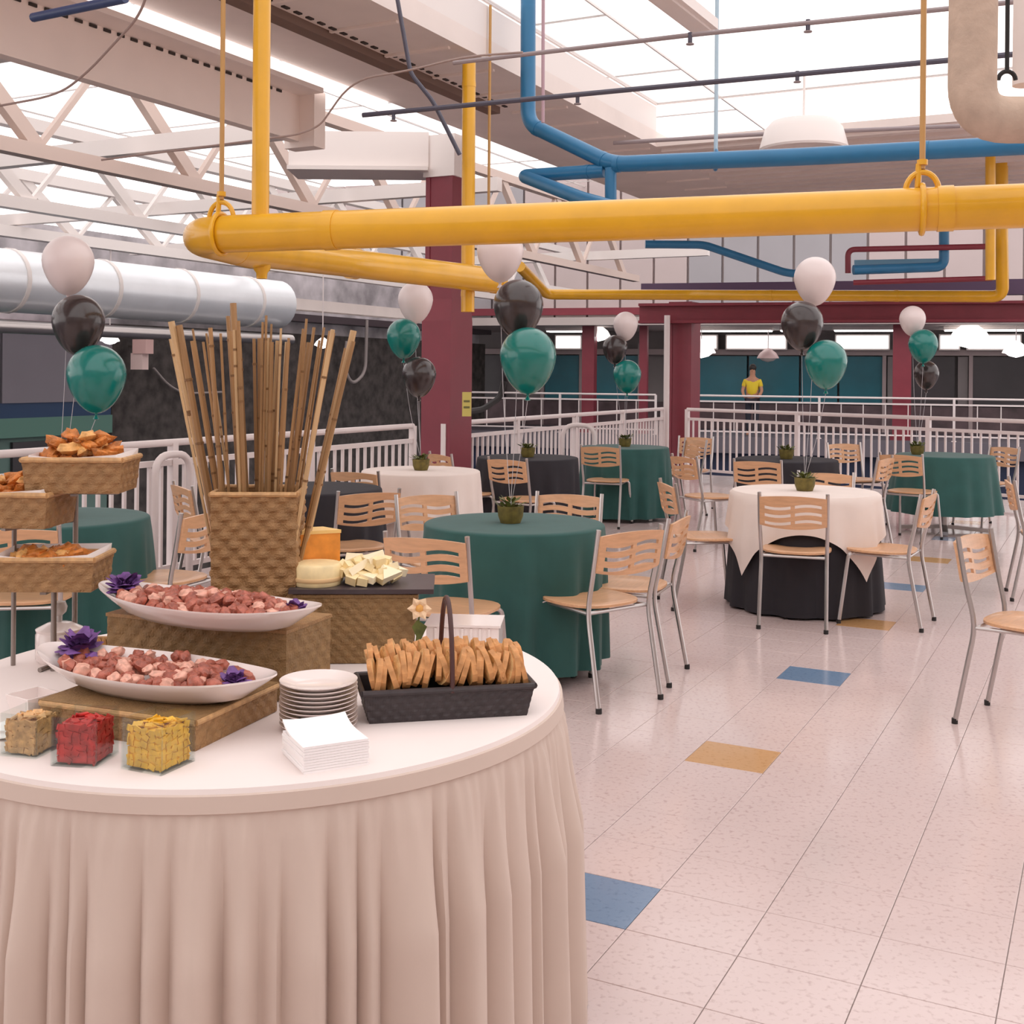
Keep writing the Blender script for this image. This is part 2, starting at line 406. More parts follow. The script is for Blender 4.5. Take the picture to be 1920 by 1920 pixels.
# handrail loops at the stair opening
def stairloop(p, rz, lab, h=0.98):
    t = thing('handrail_loop', lab, 'handrail', p, rz, group='handrail loops')
    pts = bend([(0, 0, 0), (0, 0, h), (0.34, 0, h), (0.34, 0, 0)], 0.14, 6)
    MB().tube(pts, 0.026, 10).build('loop', M_rail, t, True)
    MB().lathe([(0.05, 0), (0.05, 0.012)], 12).build('floor_flange', M_rail, t); MB().lathe([(0.05, 0), (0.05, 0.012)], 12, (0.34, 0, 0)).build('floor_flange', M_rail, t)
stairloop(FR(-5.75, 6.0, 0) + Vector((0.0, 0, 0)), PI / 2 - ANG, 'rounded white handrail loop on the left railing beside the bamboo vase', 0.93)
stairloop(Vector((W(1055, 800, 12.6).x, 12.6, 0)), 0.0, 'rounded white handrail loop standing behind the black table', 0.96)

# ================================================================ columns
def column(px, Y, w, ztop, lab, z0=-4.5, flare=True, cap=None):
    p = W(px, 700, Y); t = thing('steel_column', lab, 'column', (p.x, Y, 0), -ANG, group='maroon columns')
    MB().box((0, 0, (z0 + ztop) / 2), (w * 0.62, w, ztop - z0)).build('shaft', M_maroon, t)
    for s in (-1, 1):
        MB().box((s * w * 0.36, 0, (z0 + ztop) / 2), (w * 0.14, w * 1.06, ztop - z0)).build('flange', M_maroon, t)
    if flare:
        zf = 2.15
        mb = MB(); a = w * 0.62
        mb.add([(-a * .75, -a, zf - 2.6), (a * .75, -a, zf - 2.6), (a * .75, a, zf - 2.6), (-a * .75, a, zf - 2.6), (-a * .75, -a, zf - 0.12), (a * .75, -a, zf - 0.12), (a * .75, a, zf - 0.12), (-a * .75, a, zf - 0.12),
                (-w * .45, -w * .54, zf + .1), (w * .45, -w * .54, zf + .1), (w * .45, w * .54, zf + .1), (-w * .45, w * .54, zf + .1)],
               [(0, 1, 5, 4), (1, 2, 6, 5), (2, 3, 7, 6), (3, 0, 4, 7), (4, 5, 9, 8), (5, 6, 10, 9), (6, 7, 11, 10), (7, 4, 8, 11), (8, 9, 10, 11), (3, 2, 1, 0)])
        mb.build('lower_cladding', M_maroon, t)
    if cap:
        MB().box((0, 0, ztop + cap / 2), (w * 1.0, w * 1.12, cap)).build('cap', M_white, t)
    return t
colA = column(838, 11.95, 0.36, 3.48, 'near maroon steel column standing in the left railing, white cap', cap=0.42)
pc = W(875, 758, 11.6)
sg = thing('wall_sign', 'small yellow notice fixed to the side of the near maroon column', 'sign', (pc.x - 0.0, 11.62, pc.z), 0.0)
MB().box((0, 0, 0), (0.09, 0.02, 0.24)).build('board', mat('sign_yellow', (206, 190, 104), 0.5), sg)
MB().box((0, -0.011, 0.03), (0.06, 0.004, 0.02)).build('mark', mat('sign_dark', (110, 104, 60), 0.5), sg)
MB().box((0, -0.011, -0.03), (0.06, 0.004, 0.02)).build('mark', mat('sign_dark', (110, 104, 60), 0.5), sg)
column(1283, 18.0, 0.42, 2.62, 'corner maroon steel column where the two white railings meet', flare=False)
p0 = W(1250, 700, 17.6)
dp = MB().tube([(p0.x, 17.6, -1), (p0.x, 17.6, 2.4)], 0.045, 10).build('downpipe', M_rail, None, True); tag(dp, 'white downpipe beside the corner maroon column', 'pipe')
# maroon edge beam above right railing
be = Vector((2.33, 17.85, 0)); bd = Vector((.963, -.268, 0))
a = be - bd * 0.4; b = be + bd * 9
eb = thing('edge_beam', 'long maroon edge beam above the back right railing', 'beam', (a.x, a.y, 2.44), math.atan2(bd.y, bd.x))
Lb = (b - a).length
MB().box((Lb / 2, 0, 0), (Lb, 0.06, 0.26)).build('web', M_maroon, eb)
MB().box((Lb / 2, 0, 0.13), (Lb, 0.26, 0.04)).build('flange', M_maroon, eb); MB().box((Lb / 2, 0, -0.13), (Lb, 0.26, 0.04)).build('flange', M_maroon, eb)
MB().box((Lb / 2, 0.2, 0.36), (Lb, 0.18, 0.22)).build('cable_tray', mat('purple_tray', (88, 68, 96), 0.5), eb)

# ================================================================ far gallery across the void
K0 = W(800, 700, 31.2); K1 = W(2080, 700, 26.2); kd = Vector((K1.x - K0.x, K1.y - K0.y, 0)); KL = kd.length; kd.normalize(); kn = Vector((-kd.y, kd.x, 0))
krz = math.atan2(kd.y, kd.x)
def KP(px, off=0.0):
    # point on the gallery line (offset away from camera) seen at px
    base = Vector((K0.x, K0.y, 0)) + kn * off
    k = (px - 960) / F_PX
    s = (k * base.y - base.x) / (kd.x - k * kd.y)
    return s
def kbox(s0, s1, o0, o1, z0, z1):
    ps = [Vector((K0.x, K0.y, 0)) + kd * s + kn * o for s, o in ((s0, o0), (s1, o0), (s1, o1), (s0, o1))]
    return MB().prism([(p.x, p.y) for p in ps], z0, z1)
gs = kbox(-22, KL + 6, 0, 9, -0.4, 0.0).build('floor_gallery', mat('gallery_floor', (96, 90, 98), 0.5)); struct(gs, 'floor slab of the far gallery across the void', 'floor')
gc = kbox(-22, KL + 6, -0.1, 9, 2.75, 2.95).build('ceiling_gallery', mat('gallery_soffit', (196, 184, 180), 0.6)); struct(gc, 'pale soffit over the far gallery', 'ceiling')
lwall = kbox(-22, KL + 6, 0.3, 0.6, -4.5, -0.4).build('wall_gallery_lower', mat('lower_wall', (30, 40, 70), 0.6, var=0.25, vscale=0.6)); struct(lwall, 'blue grey wall below the far gallery', 'wall')
uw = thing('wall_gallery_upper', 'pale ribbed panel wall above the far gallery', 'wall', kind='structure')
M_corr = mat('pale_corrugated', (196, 180, 178), 0.5, var=0.03, vscale=1); M_corr2 = mat('grey_corrugated', (168, 164, 168), 0.5, var=0.03, vscale=1)
kbox(-6, KL + 6, 0.35, 0.5, 2.95, 6.6).build('backing', M_corr, uw)
s = -6.0; i = 0
while s < KL + 5.5:
    kbox(s + 0.03, s + 0.83, 0.22, 0.35, 2.97, 6.6).build('panel', M_corr2 if (i // 5) % 2 else M_corr, uw); s += 0.86; i += 1
kbox(-6, KL + 6, 0.1, 0.35, 3.02, 3.2).build('ledge', M_maroon, uw)
# shopfronts
sh = thing('wall_shopfronts', 'row of dark and teal shop windows along the far gallery', 'shop wall', kind='structure')
M_teal = mat('teal_shop', (16, 106, 122), 0.35, var=0.2, vscale=0.8); M_dk = mat('dark_shop', (62, 56, 60), 0.4, var=0.25, vscale=0.8); M_gr = mat('grey_shop', (128, 120, 120), 0.5, var=0.15, vscale=0.7)
M_band = mat('shop_band', (168, 150, 150), 0.5)
kbox(-22, KL + 6, 4.6, 4.9, 0, 2.75).build('shop_back', M_gr, sh)
OFF = 4.3
spans = [(820, 945, M_dk), (1022, 1085, M_teal), (1112, 1196, M_teal), (1310, 1400, M_teal), (1404, 1498, M_teal), (1502, 1570, M_teal), (1574, 1655, M_teal), (1664, 1680, M_gr), (1706, 1790, M_dk), (1796, 1815, M_gr), (1822, 1930, M_dk), (1936, 2040, M_dk)]
for (x0, x1, m) in spans:
    kbox(KP(x0, OFF), KP(x1, OFF), OFF, OFF + 0.2, 0.75, 2.05).build('shop_window', m, sh)
for x in (1018, 1090, 1200, 1306, 1658, 1820):
    kbox(KP(x, OFF) - 0.05, KP(x, OFF) + 0.05, OFF - 0.08, OFF + 0.1, 0, 2.4).build('mullion', M_band, sh)
kbox(-22, KL + 6, OFF - 0.1, OFF + 0.3, 2.08, 2.24).build('shop_header', M_band, sh)
kbox(-22, KL + 6, OFF - 0.05, OFF + 0.3, 0.0, 0.72).build('shop_base', mat('shop_base', (92, 74, 78), 0.6, var=0.4, vscale=2), sh)
# gallery railing and columns
g0 = Vector((K0.x, K0.y, 0)) + kd * KP(1300, 0.2) + kn * 0.2; g1 = Vector((K0.x, K0.y, 0)) + kd * KP(2060, 0.2) + kn * 0.2
railing(g0, g1, 'white railing of the far gallery seen beyond the dining area', step=0.5, pstep=3.0)
g0 = Vector((K0.x, K0.y, 0)) + kd * KP(880, 0.2) + kn * 0.2; g1 = Vector((K0.x, K0.y, 0)) + kd * KP(1230, 0.2) + kn * 0.2
railing(g0, g1, 'white railing of the far gallery between the two maroon columns', step=0.5, pstep=3.0)
for (px, w, lab) in ((1105, 0.32, 'thin maroon column on the far gallery left of the corner column'), (1207, 0.2, 'thinnest maroon column on the far gallery just left of the corner column'), (1691, 0.42, 'maroon column on the far gallery below the small balloon bunch')):
    p = Vector((K0.x, K0.y, 0)) + kd * KP(px, 0.6) + kn * 0.6
    t = thing('gallery_column', lab, 'column', (p.x, p.y, 0), krz, group='far gallery columns')
    MB().box((0, 0, 1.375), (w, w, 2.75)).build('shaft', M_maroon, t); MB().box((0, 0, 0.04), (w * 1.25, w * 1.25, 0.08)).build('base_plate', M_maroon, t)
# soffit light strips
M_tube = mat('light_tube', (255, 250, 248), 0.5, emit=3.5)
k = 0
strip_l = ['ceiling light strip on the far gallery left of the corner column', 'ceiling light strip just right of the corner column', 'ceiling light strip behind the black balloon on the right', 'ceiling light strip between the right balloon bunches', 'ceiling light strip at the right edge over the gallery']
for px, w in ((1060, 1.0), (1375, 2.0), (1500, 1.0), (1620, 1.5), (1850, 2.0)):
    p = Vector((K0.x, K0.y, 0)) + kd * KP(px, 1.6) + kn * 1.6
    t = thing('strip_light', strip_l[k], 'light', (p.x, p.y, 2.655), krz, group='gallery strip lights'); k += 1
    MB().box((0, 0, 0.05), (w, 0.5, 0.08)).build('housing', M_white, t)
    MB().box((0, 0, -0.005), (w * 0.96, 0.42, 0.03)).build('diffuser', M_tube, t)
M_lbox = mat('light_box', (255, 248, 246), .5, emit=1.6)
for k, (x0, x1) in enumerate(((1040, 1090), (1292, 1345), (1360, 1475), (1565, 1668), (1760, 1800), (1812, 1915))):
    s0, s1 = KP(x0, 3.9), KP(x1, 3.9); p = Vector((K0.x, K0.y, 0)) + kd * s0 + kn * 3.9
    t = thing('light_box', ['glowing white light box far left above the teal shops', 'narrow glowing light box right of the corner column', 'wide glowing light box above the teal shop', 'glowing light box right of the black balloon', 'narrow glowing light box right of the small balloons', 'wide glowing light box at the right edge'][k], 'light', (p.x, p.y, 2.26), krz, group='gallery light boxes')
    MB().box(((s1 - s0) / 2, .1, .17), (s1 - s0, .2, .42)).build('case', M_white, t); MB().box(((s1 - s0) / 2, -.01, .17), (s1 - s0 - .08, .03, .34)).build('face', M_lbox, t)
# pendant dome lamps
M_dome = mat('lamp_dome', (255, 250, 246), 0.4, emit=0.9)
def pendant(px, py, off, w, lab, lit=True, ztop=2.75):
    if off < 15:
        q = Vector((K0.x, K0.y, 0)) + kd * KP(px, off) + kn * off; p = W(px, py, q.y)
    else: p = W(px, py, off)
    t = thing('pendant_lamp', lab, 'lamp', p, 0, group='white pendant lamps')
    r = w / 2
    MB().lathe([(0.03, r * 0.95), (r * .35, r * 0.82), (r * .75, r * 0.5), (r, 0.02), (r * 1.0, 0), (r * .97, 0), (r * .7, r * .42), (0.03, r * .86)], 20).build('shade', M_dome if lit else mat('lamp_pink', (216, 186, 184), 0.4), t, True)
    MB().lathe([(0.001, -r * .35), (r * .5, -r * .22), (r * .8, 0), (r * .5, r * .3), (0.001, r * .5)], 16).build('diffuser', M_tube if lit else M_white, t, True)
    MB().tube([(0, 0, r * .85), (0, 0, ztop - p.z)], 0.012, 6).build('cord', M_rail, t)
pendant(1122, 632, 1.0, 0.66, 'white pendant dome lamp left of the corner column')
pendant(1315, 662, 1.2, 0.74, 'white pendant dome lamp just right of the corner column')
pendant(1440, 672, 1.4, 0.55, 'dim pinkish pendant dome lamp above the person in yellow', False)
pendant(1818, 640, 1.0, 0.98, 'large white pendant dome lamp right of the small balloon bunch')
pendant(1905, 662, 1.2, 0.62, 'white pendant dome lamp at the right edge')
pendant(206, 640, 18.7, 0.3, 'small white lamp behind the left balloon bunch', True, 3.45)
pendant(605, 648, 22, 0.32, 'small white lamp behind the bamboo sticks', True, 3.62)

# person in yellow on the far gallery
pp = Vector((K0.x, K0.y, 0)) + kd * KP(1411, 0.75) + kn * 0.75
def skin(name, verts, edges, radii, m, parent, root=0):
    me = bpy.data.meshes.new(name); me.from_pydata(verts, edges, []); me.materials.append(m)
    o = mk(name, me, parent)
    md = o.modifiers.new('Skin', 'SKIN'); md.use_smooth_shade = True
    sv = me.skin_vertices[0].data
    for i, r_ in enumerate(radii): sv[i].radius = r_ if isinstance(r_, tuple) else (r_, r_)
    sv[root].use_root = True
    ss = o.modifiers.new('Sub', 'SUBSURF'); ss.levels = 1; ss.render_levels = 1
    return o
ps = thing('person', 'person in a yellow top standing behind the far gallery railing', 'person', (pp.x, pp.y, 0), krz)
M_skin = mat('skin', (176, 126, 100), 0.55)
V = [(0, 0, .95), (0, 0, 1.15), (0, 0, 1.38), (0, 0, 1.48), (0, 0, 1.57), (0, 0, 1.68),
     (.17, 0, 1.37), (.24, -.05, 1.12), (.18, -.22, .98), (.15, -.29, .97), (-.17, 0, 1.37), (-.24, -.05, 1.12), (-.18, -.22, .98), (-.15, -.29, .97),
     (.09, 0, .88), (.10, -.01, .48), (.10, .02, .08), (.11, -.13, .04), (-.09, 0, .88), (-.10, -.01, .48), (-.10, .02, .08), (-.11, -.13, .04)]
E = [(0, 1), (1, 2), (2, 3), (3, 4), (4, 5), (2, 6), (6, 7), (7, 8), (8, 9), (2, 10), (10, 11), (11, 12), (12, 13), (0, 14), (14, 15), (15, 16), (16, 17), (0, 18), (18, 19), (19, 20), (20, 21)]
RD = [(.15, .10), (.14, .10), (.15, .10), .055, .085, .075, .06, .045, .035, .03, .06, .045, .035, .03, .085, .06, .04, .035, .085, .06, .04, .035]
skin('body', V, E, RD, M_skin, ps)
skin('shirt', V[0:3] + [(.17, 0, 1.37), (.22, -.03, 1.2), (-.17, 0, 1.37), (-.22, -.03, 1.2)], [(0, 1), (1, 2), (2, 3), (3, 4), (2, 5), (5, 6)], [(.175, .125), (.165, .12), (.17, .12), .075, .065, .075, .065], mat('yellow_shirt', (214, 186, 46), 0.8), ps)
skin('trousers', [(0, 0, .96), (.09, 0, .88), (.10, -.01, .48), (.10, .02, .1), (-.09, 0, .88), (-.10, -.01, .48), (-.10, .02, .1)], [(0, 1), (1, 2), (2, 3), (0, 4), (4, 5), (5, 6)], [(.16, .12), .1, .075, .06, .1, .075, .06], mat('dark_trousers', (44, 44, 56), 0.8), ps)
MB().blob((0, .045, 1.70), .093, 12, 8, 0.03, (0.98, 0.95, 1.1)).build('hair', mat('dark_hair', (38, 30, 28), 0.6), ps, True)
MB().blob((0, -.105, 1.62), .016, 6, 5, 0).build('nose', M_skin, ps, True)
for sx in (-.032, .032): MB().blob((sx, -.085, 1.655), .012, 6, 5, 0).build('eye', M_dark, ps, True)

# ================================================================ left background across the atrium
wl = thing('wall_left', 'grey panelled wall with navy and green bands across the atrium at left', 'wall', kind='structure')
UB = -16.0
for (t0, t1) in ((4, 7.6), (7.65, 11.2), (11.25, 13.2), (13.25, 15.6)):
    fprism(UB - .2, UB, t0, t1, 0.95, 2.2).build('panel', mat('slate_panel', (118, 112, 120), 0.5, var=0.04, vscale=1), wl)
fprism(UB - .3, UB - .02, 2, 15.6, 0.70, 0.95).build('navy_band', mat('navy', (20, 52, 88), 0.5), wl)
fprism(UB - .3, UB + .02, 2, 15.6, 0.38, 0.70).build('green_band', mat('sea_green', (82, 122, 110), 0.5), wl)
fprism(UB - .5, UB - .1, 2, 15.6, -4.5, 0.38).build('lower_front', mat('green_front', (92, 118, 112), 0.6), wl)
for k in range(12): fprism(UB - .1, UB - .04, 3 + k * 1.05, 3.75 + k * 1.05, -0.5, 0.3).build('window_pane', mat('dark_pane', (48, 42, 46), 0.3), wl)
fprism(UB - .3, UB + .05, 2, 15.6, 2.2, 2.32).build('cap_band', mat('mauve_band', (150, 118, 128), 0.5), wl)
dw = fprism(UB - .4, UB - .1, 15.7, 30, -4.5, 2.35).build('wall_dark', mat('dark_rough_wall', (66, 60, 58), 0.9, var=0.5, vscale=5, bump=0.6, bscale=12)); struct(dw, 'dark rough textured wall across the atrium behind the bamboo', 'wall')
dt_ = fprism(UB - .4, UB + .1, 15.7, 30, 2.62, 2.78).build('trim_1', mat('dark_trim', (70, 58, 64), 0.5)); struct(dt_, 'dark horizontal trim above the dark wall', 'trim')
gb = fprism(UB - .6, UB - .3, 2, 30, 2.3, 4.0).build('wall_left_upper', mat('grey_upper', (186, 180, 184), 0.6, var=0.45, vscale=1.6)); struct(gb, 'grey cluttered upper wall behind the silver duct', 'wall')
# silver duct
M_silver = mat('silver_duct', (236, 240, 244), 0.3, 0.35, var=0.04, vscale=2)
du_ = thing('air_duct', 'large silver round air duct behind the left balloons', 'duct', FR(-13, 2, 2.68), -ANG)
MB().tube([(0, 0, 0), (0, 14.5, 0)], 0.42, 24).build('run', M_silver, du_, True)
for k in range(9): MB().tube([(0, .8 + k * 1.6, 0), (0, .86 + k * 1.6, 0)], 0.435, 24).build('seam_ring', M_white, du_, True)
MB().tube([(0.3, 0, -.62), (0.3, 14.5, -.62)], 0.09, 12).build('lower_pipe', M_steel, du_, True)
ct = thing('cable_tray', 'grey ladder cable tray above the bamboo sticks', 'cable tray', FR(-14.6, 15.5, 2.86), -ANG)
for x in (-.15, .15): MB().box((x, 5, 0), (.05, 10, .22)).build('side_rail', M_grey, ct)
for k in range(24): MB().box((0, .2 + k * .42, -.05), (.3, .06, .04)).build('rung', M_grey, ct)
def WL(px, py, off=0.12):
    k = ((px - 960) * c_) / F_PX; t_ = -(RX.x - k * RX.y) * (UB + off) / (AX.x - k * AX.y); return W(px, py, FR(UB + off, t_, 0).y)
# pink speaker-like floodlight
fl = thing('floodlight', 'pale pink floodlight hanging before the dark wall beside the teal balloon', 'light', WL(268, 655, 0.3), -ANG)
MB().box((0, 0, 0.05), (.32, .2, .26)).build('head', mat('pale_pink', (222, 182, 176), 0.5), fl); MB().box((-.08, 0, -.22), (.28, .16, .3)).build('lens', mat('pale_pink2', (232, 204, 198), 0.5), fl)
MB().box((-.2, 0, .05), (.28, .04, .04)).build('bracket', M_dark, fl)
# hoses on dark wall
def hose(pts, r, m, lab, cat='hose'):
    o = MB().tube(bend(pts, 0.5, 5), r, 8).build('hose', m, None, True); return tag(o, lab, cat)
hose([WL(288, 690, 0.0), WL(315, 722, 0.0), WL(345, 738, 0.0), WL(420, 735, 0.0)], 0.022, mat('grey_hose', (150, 140, 138), 0.6), 'grey cable drooping across the dark wall left of the bamboo')
hose([WL(688, 600), WL(685, 700), WL(660, 722), WL(645, 690), WL(650, 640)], 0.04, mat('grey_hose', (150, 140, 138), 0.6), 'grey hose loop hanging on the dark wall right of the bamboo')
hose([W(945, 715, 13.5), W(938, 745, 13.5), W(905, 768, 13.2), W(876, 772, 12.6)], 0.035, M_rubber, 'black hose curving from the near maroon column behind the teal balloon')

# ================================================================ pipes
def pipe(name, pts, r, m, lab, rad=0.15, seg=18, couplings=(), cat='pipe', group=None):
    pts = [Vector(p) for p in pts]; t = thing(name, lab, cat, pts[0], 0, group)
    loc = [p - pts[0] for p in pts]
    MB().tube(bend(loc, rad, 8), r, seg).build('run', m, t, True)
    for (i, f) in couplings:
        a, b = loc[i], loc[i + 1]; q = a.lerp(b, f); d = (b - a).normalized()
        MB().tube([q - d * r * .35, q + d * r * .35], r * 1.05, seg).build('coupling', m, t, True)
    return t
def hanger(p, r, ztop, m, lab, d):
    t = thing('pipe_hanger', lab, 'hanger', p, math.atan2(d.y, d.x), group='yellow pipe hangers')
    MB().tube([(0, (r + .008) * math.cos(a), (r + .008) * math.sin(a)) for a in [2 * PI * k / 24 for k in range(25)]], 0.011, 8, False).build('ring', m, t, True)
    MB().tube([(.06 * math.cos(a), 0, r * .8 + .075 * math.sin(a)) for a in [PI * k / 14 for k in range(15)]], 0.011, 8).build('yoke', m, t, True)
    MB().tube([(-.016, 0, r), (-.012, 0, r + .09)], .012, 8).build('clevis_ear', m, t, True)
    MB().tube([(0, 0, r + .07), (0, 0, ztop - p.z)], 0.011, 8).build('rod', mat('rod_ochre', (190, 146, 86), 0.45), t, True)
    MB().lathe([(.02, 0), (.02, .02)], 8, (0, 0, r + .085)).build('nut', m, t)
PR = 0.083
m0 = W(388, 440, 5.22); m1 = W(2000, 383, 4.32)
m1x = m1 + (m1 - m0) * 1.2
yp = pipe('overhead_pipe', [m1x, m1, m0, W(372, 447, 5.5), W(470, 474, 6.1)], PR, M_yel, 'thick yellow overhead pipe crossing above the tables and turning back', 0.2, 24, ((1, .12), (1, .83), (0, .4)))
br = [p - m1x for p in (W(440, 466, 5.9), W(662, 494, 7.5), W(928, 526, 8.75))]
MB().tube(bend(br, .3, 8), [.083] + [.088 + .0006 * k for k in range(9)] + [.094], 24).build('branch_run', M_yel, yp, True)
d_ = (br[2] - br[1]).normalized(); q_ = br[1]
MB().tube([q_ - d_ * .03, q_ + d_ * .03], .1, 24).build('coupling', M_yel, yp, True)
MB().tube([br[2] - d_ * .02, br[2] + d_ * .03], .098, 24).build('end_cap', M_yel, yp, True)
dmain = (m1 - m0).normalized()
hp = m0.lerp(m1, 0.02); hanger(hp, PR, 4.4, M_yel, 'yellow clevis hanger and rod at the left end of the thick yellow pipe', dmain)
tt = (1722 - 388) / (2000 - 388); hp = m0.lerp(m1, tt * .98); hp.x = W(1727, 400, hp.y).x
hp = m0 + dmain * ((hp - m0).dot(dmain)); hanger(hp, PR, 4.3, M_yel, 'yellow clevis hanger and rod at the right on the thick yellow pipe', dmain)
q = m0.lerp(m1, 0.066); q.x = W(488, 400, q.y).x
pipe('riser_pipe', [q + Vector((0, 0, .05)), Vector((q.x, q.y, 4.6))], 0.038, M_yel, 'yellow riser pipe dropping to the left part of the thick yellow pipe', 0.1, 14)
q2 = W(491, 505, 6.2)
dr = MB().lathe([(0.028, -.05), (0.03, -.02), (0.045, 0.0), (0.05, 0.08)], 14).build('drain_cap', M_yel, None, True, loc=q2); tag(dr, 'small yellow drain cap under the left bend of the pipe', 'pipe cap')
pipe('riser_pipe', [W(877, 585, 8.62), W(877, 560, 8.62), Vector((W(877, 400, 8.62).x, 8.62, 3.8))], 0.05, M_yel, 'yellow riser pipe in front of the near maroon column', 0.05, 14, ((1, .02), (1, .9)))
rq = W(917, 300, 8.9); o = MB().tube([(rq.x, 8.9, 2.28), (rq.x, 8.9, 4.3)], 0.012, 6).build('hanger_rod', mat('rod_ochre', (190, 146, 86), 0.45)); tag(o, 'thin ochre hanger rod right of the near maroon column', 'rod')
# far yellow pipe
fy = [W(975, 500, 14.5), W(1025, 552, 15.5), W(1290, 553, 15.6), W(1880, 556, 13.2), W(1878, 440, 13.0), W(1878, 250, 13.0)]
pipe('overhead_pipe', fy, 0.068, M_yel, 'thinner yellow pipe running below the roof along the back with a right-hand riser', 0.12, 14, ((2, .3), (2, .7)))
pipe('riser_pipe', [W(1857, 525, 12.0), W(1857, 270, 12.0)], 0.05, M_yel, 'yellow riser pipe at the right behind the thick yellow pipe', 0.1, 12)
# blue pipes
e1 = W(990, 232, 9.0); 
pipe('blue_pipe', [Vector((W(990, 0, 9.0).x, 9.0, 4.6)), e1, W(1148, 308, 8.4), W(1500, 294, 7.7), W(2000, 268, 6.9), W(2000, 268, 6.9) + (W(2000, 268, 6.9) - W(1500, 294, 7.7)) * 2], 0.058, M_blue, 'blue pipe dropping from the skylight and running right above the yellow pipe', 0.12, 16, ((1, .12), (1, .9), (2, .03), (3, .5)))
pipe('blue_pipe', [W(1135, 320, 8.45), W(980, 330, 8.9), W(1090, 372, 8.2), W(1160, 392, 7.8)], 0.05, M_blue, 'short blue pipe branch folding back under the blue main', 0.06, 14, ((0, .2),))
pipe('blue_pipe', [W(1145, 315, 8.4), W(1145, 420, 8.4)], 0.042, M_blue, 'short vertical blue pipe stub below the blue main', 0.06, 12)
hr = W(1342, 300, 8.1); t = thing('pipe_hanger', 'pale blue rod hanger holding the blue main from the skylight', 'hanger', hr)
MB().tube([(0, 0, .05), (0, 0, 4.35 - hr.z)], .014, 8).build('rod', mat('pale_blue_rod', (176, 200, 214), .5), t, True)
MB().tube([(0, .066 * math.cos(a), .066 * math.sin(a)) for a in [2 * PI * k / 20 for k in range(21)]], .012, 8, False).build('ring', M_blue, t, True)
pipe('blue_pipe', [W(1210, 458, 14.5), W(1320, 459, 14.5), W(1475, 512, 14.5), W(1560, 516, 14.5)], 0.05, M_blue, 'far blue pipe slanting down behind the yellow pipe', 0.1, 12)
pipe('blue_pipe', [W(1770, 430, 13), W(1770, 500, 13), W(1600, 506, 13)], 0.055, M_blue, 'far blue pipe elbow above the small right balloon bunch', 0.1, 12)
bx_ = MB().box((0, 0, 0), (.95, .25, .1)).build('blue_cable_box', mat('pale_blue_box', (110, 160, 190), .5), None, False, W(1682, 496, 13.6), -.3); tag(bx_, 'pale blue cable trunking above the far yellow pipe', 'trunking')
pipe('red_pipe', [W(1590, 512, 13.2), W(1590, 468, 13.2), W(1860, 462, 12.8)], 0.032, M_maroon, 'thin maroon pipe with an elbow above the blue trunking', 0.08, 10)
pipe('red_pipe', [W(1600, 530, 13.0), W(1860, 522, 12.6)], 0.03, M_maroon, 'thin maroon pipe just above the far yellow pipe', 0.08, 10)
# sprinkler lines
M_spr = mat('sprinkler_dark', (80, 78, 92), .5); M_spr2 = mat('sprinkler_grey', (150, 138, 140), .5)
SPR = []
SPR.append(pipe('sprinkler_pipe', [W(680, 216, 7.6), W(1180, 168, 7.1), W(1790, 112, 6.5), W(1790, 112, 6.5) + (W(1790, 112, 6.5) - W(1180, 168, 7.1)) * 2], 0.016, M_spr, 'dark sprinkler pipe crossing below the skylight above the blue main', .1, 8, ((0, .5), (1, .2), (1, .7))))
SPR.append(pipe('sprinkler_pipe', [W(850, 118, 6.8), W(1300, 65, 6.3), W(1800, 14, 5.8), W(1800, 14, 5.8) + (W(1800, 14, 5.8) - W(1300, 65, 6.3)) * 2], 0.013, M_spr2, 'upper grey sprinkler pipe nearest the top of the skylight', .1, 8, ((0, .6), (1, .3))))
pipe('sprinkler_pipe', [W(1150, 268, 11.5), W(1420, 252, 11.2), W(1800, 236, 10.8)], 0.02, M_spr2, 'faint grey sprinkler pipe behind the blue main', .1, 8)
for (px, py, Y, pi_) in ((738, 214, 7.54, 0), (1083, 182, 7.2, 0), (1294, 68, 6.3, 1), (1515, 44, 6.08, 1), (1495, 140, 6.78, 0)):
    p = W(px, py, Y); t = SPR[pi_]; q = p - Vector(t.location)
    st_ = MB().tube([q + Vector((0, 0, 0.02)), q + Vector((0, 0, -.035))], .012, 8).build('sprinkler_head', M_spr, t); MB().lathe([(.022, -.045), (.022, -.04)], 10, q).build('deflector', M_spr2, st_)
pipe('conduit', [W(1018, 230, 8.2), Vector((W(1018, 0, 8.2).x, 8.2, 4.5))], 0.012, mat('mauve_rod', (180, 150, 160), .5), 'thin mauve rod hanging beside the blue riser', .1, 8)
pipe('conduit', [W(744, -8, 7.6), W(770, 138, 7.6), W(812, 190, 7.6), W(862, 290, 7.6)], 0.014, M_spr, 'dark slanting conduit in front of the column cap', .05, 8)
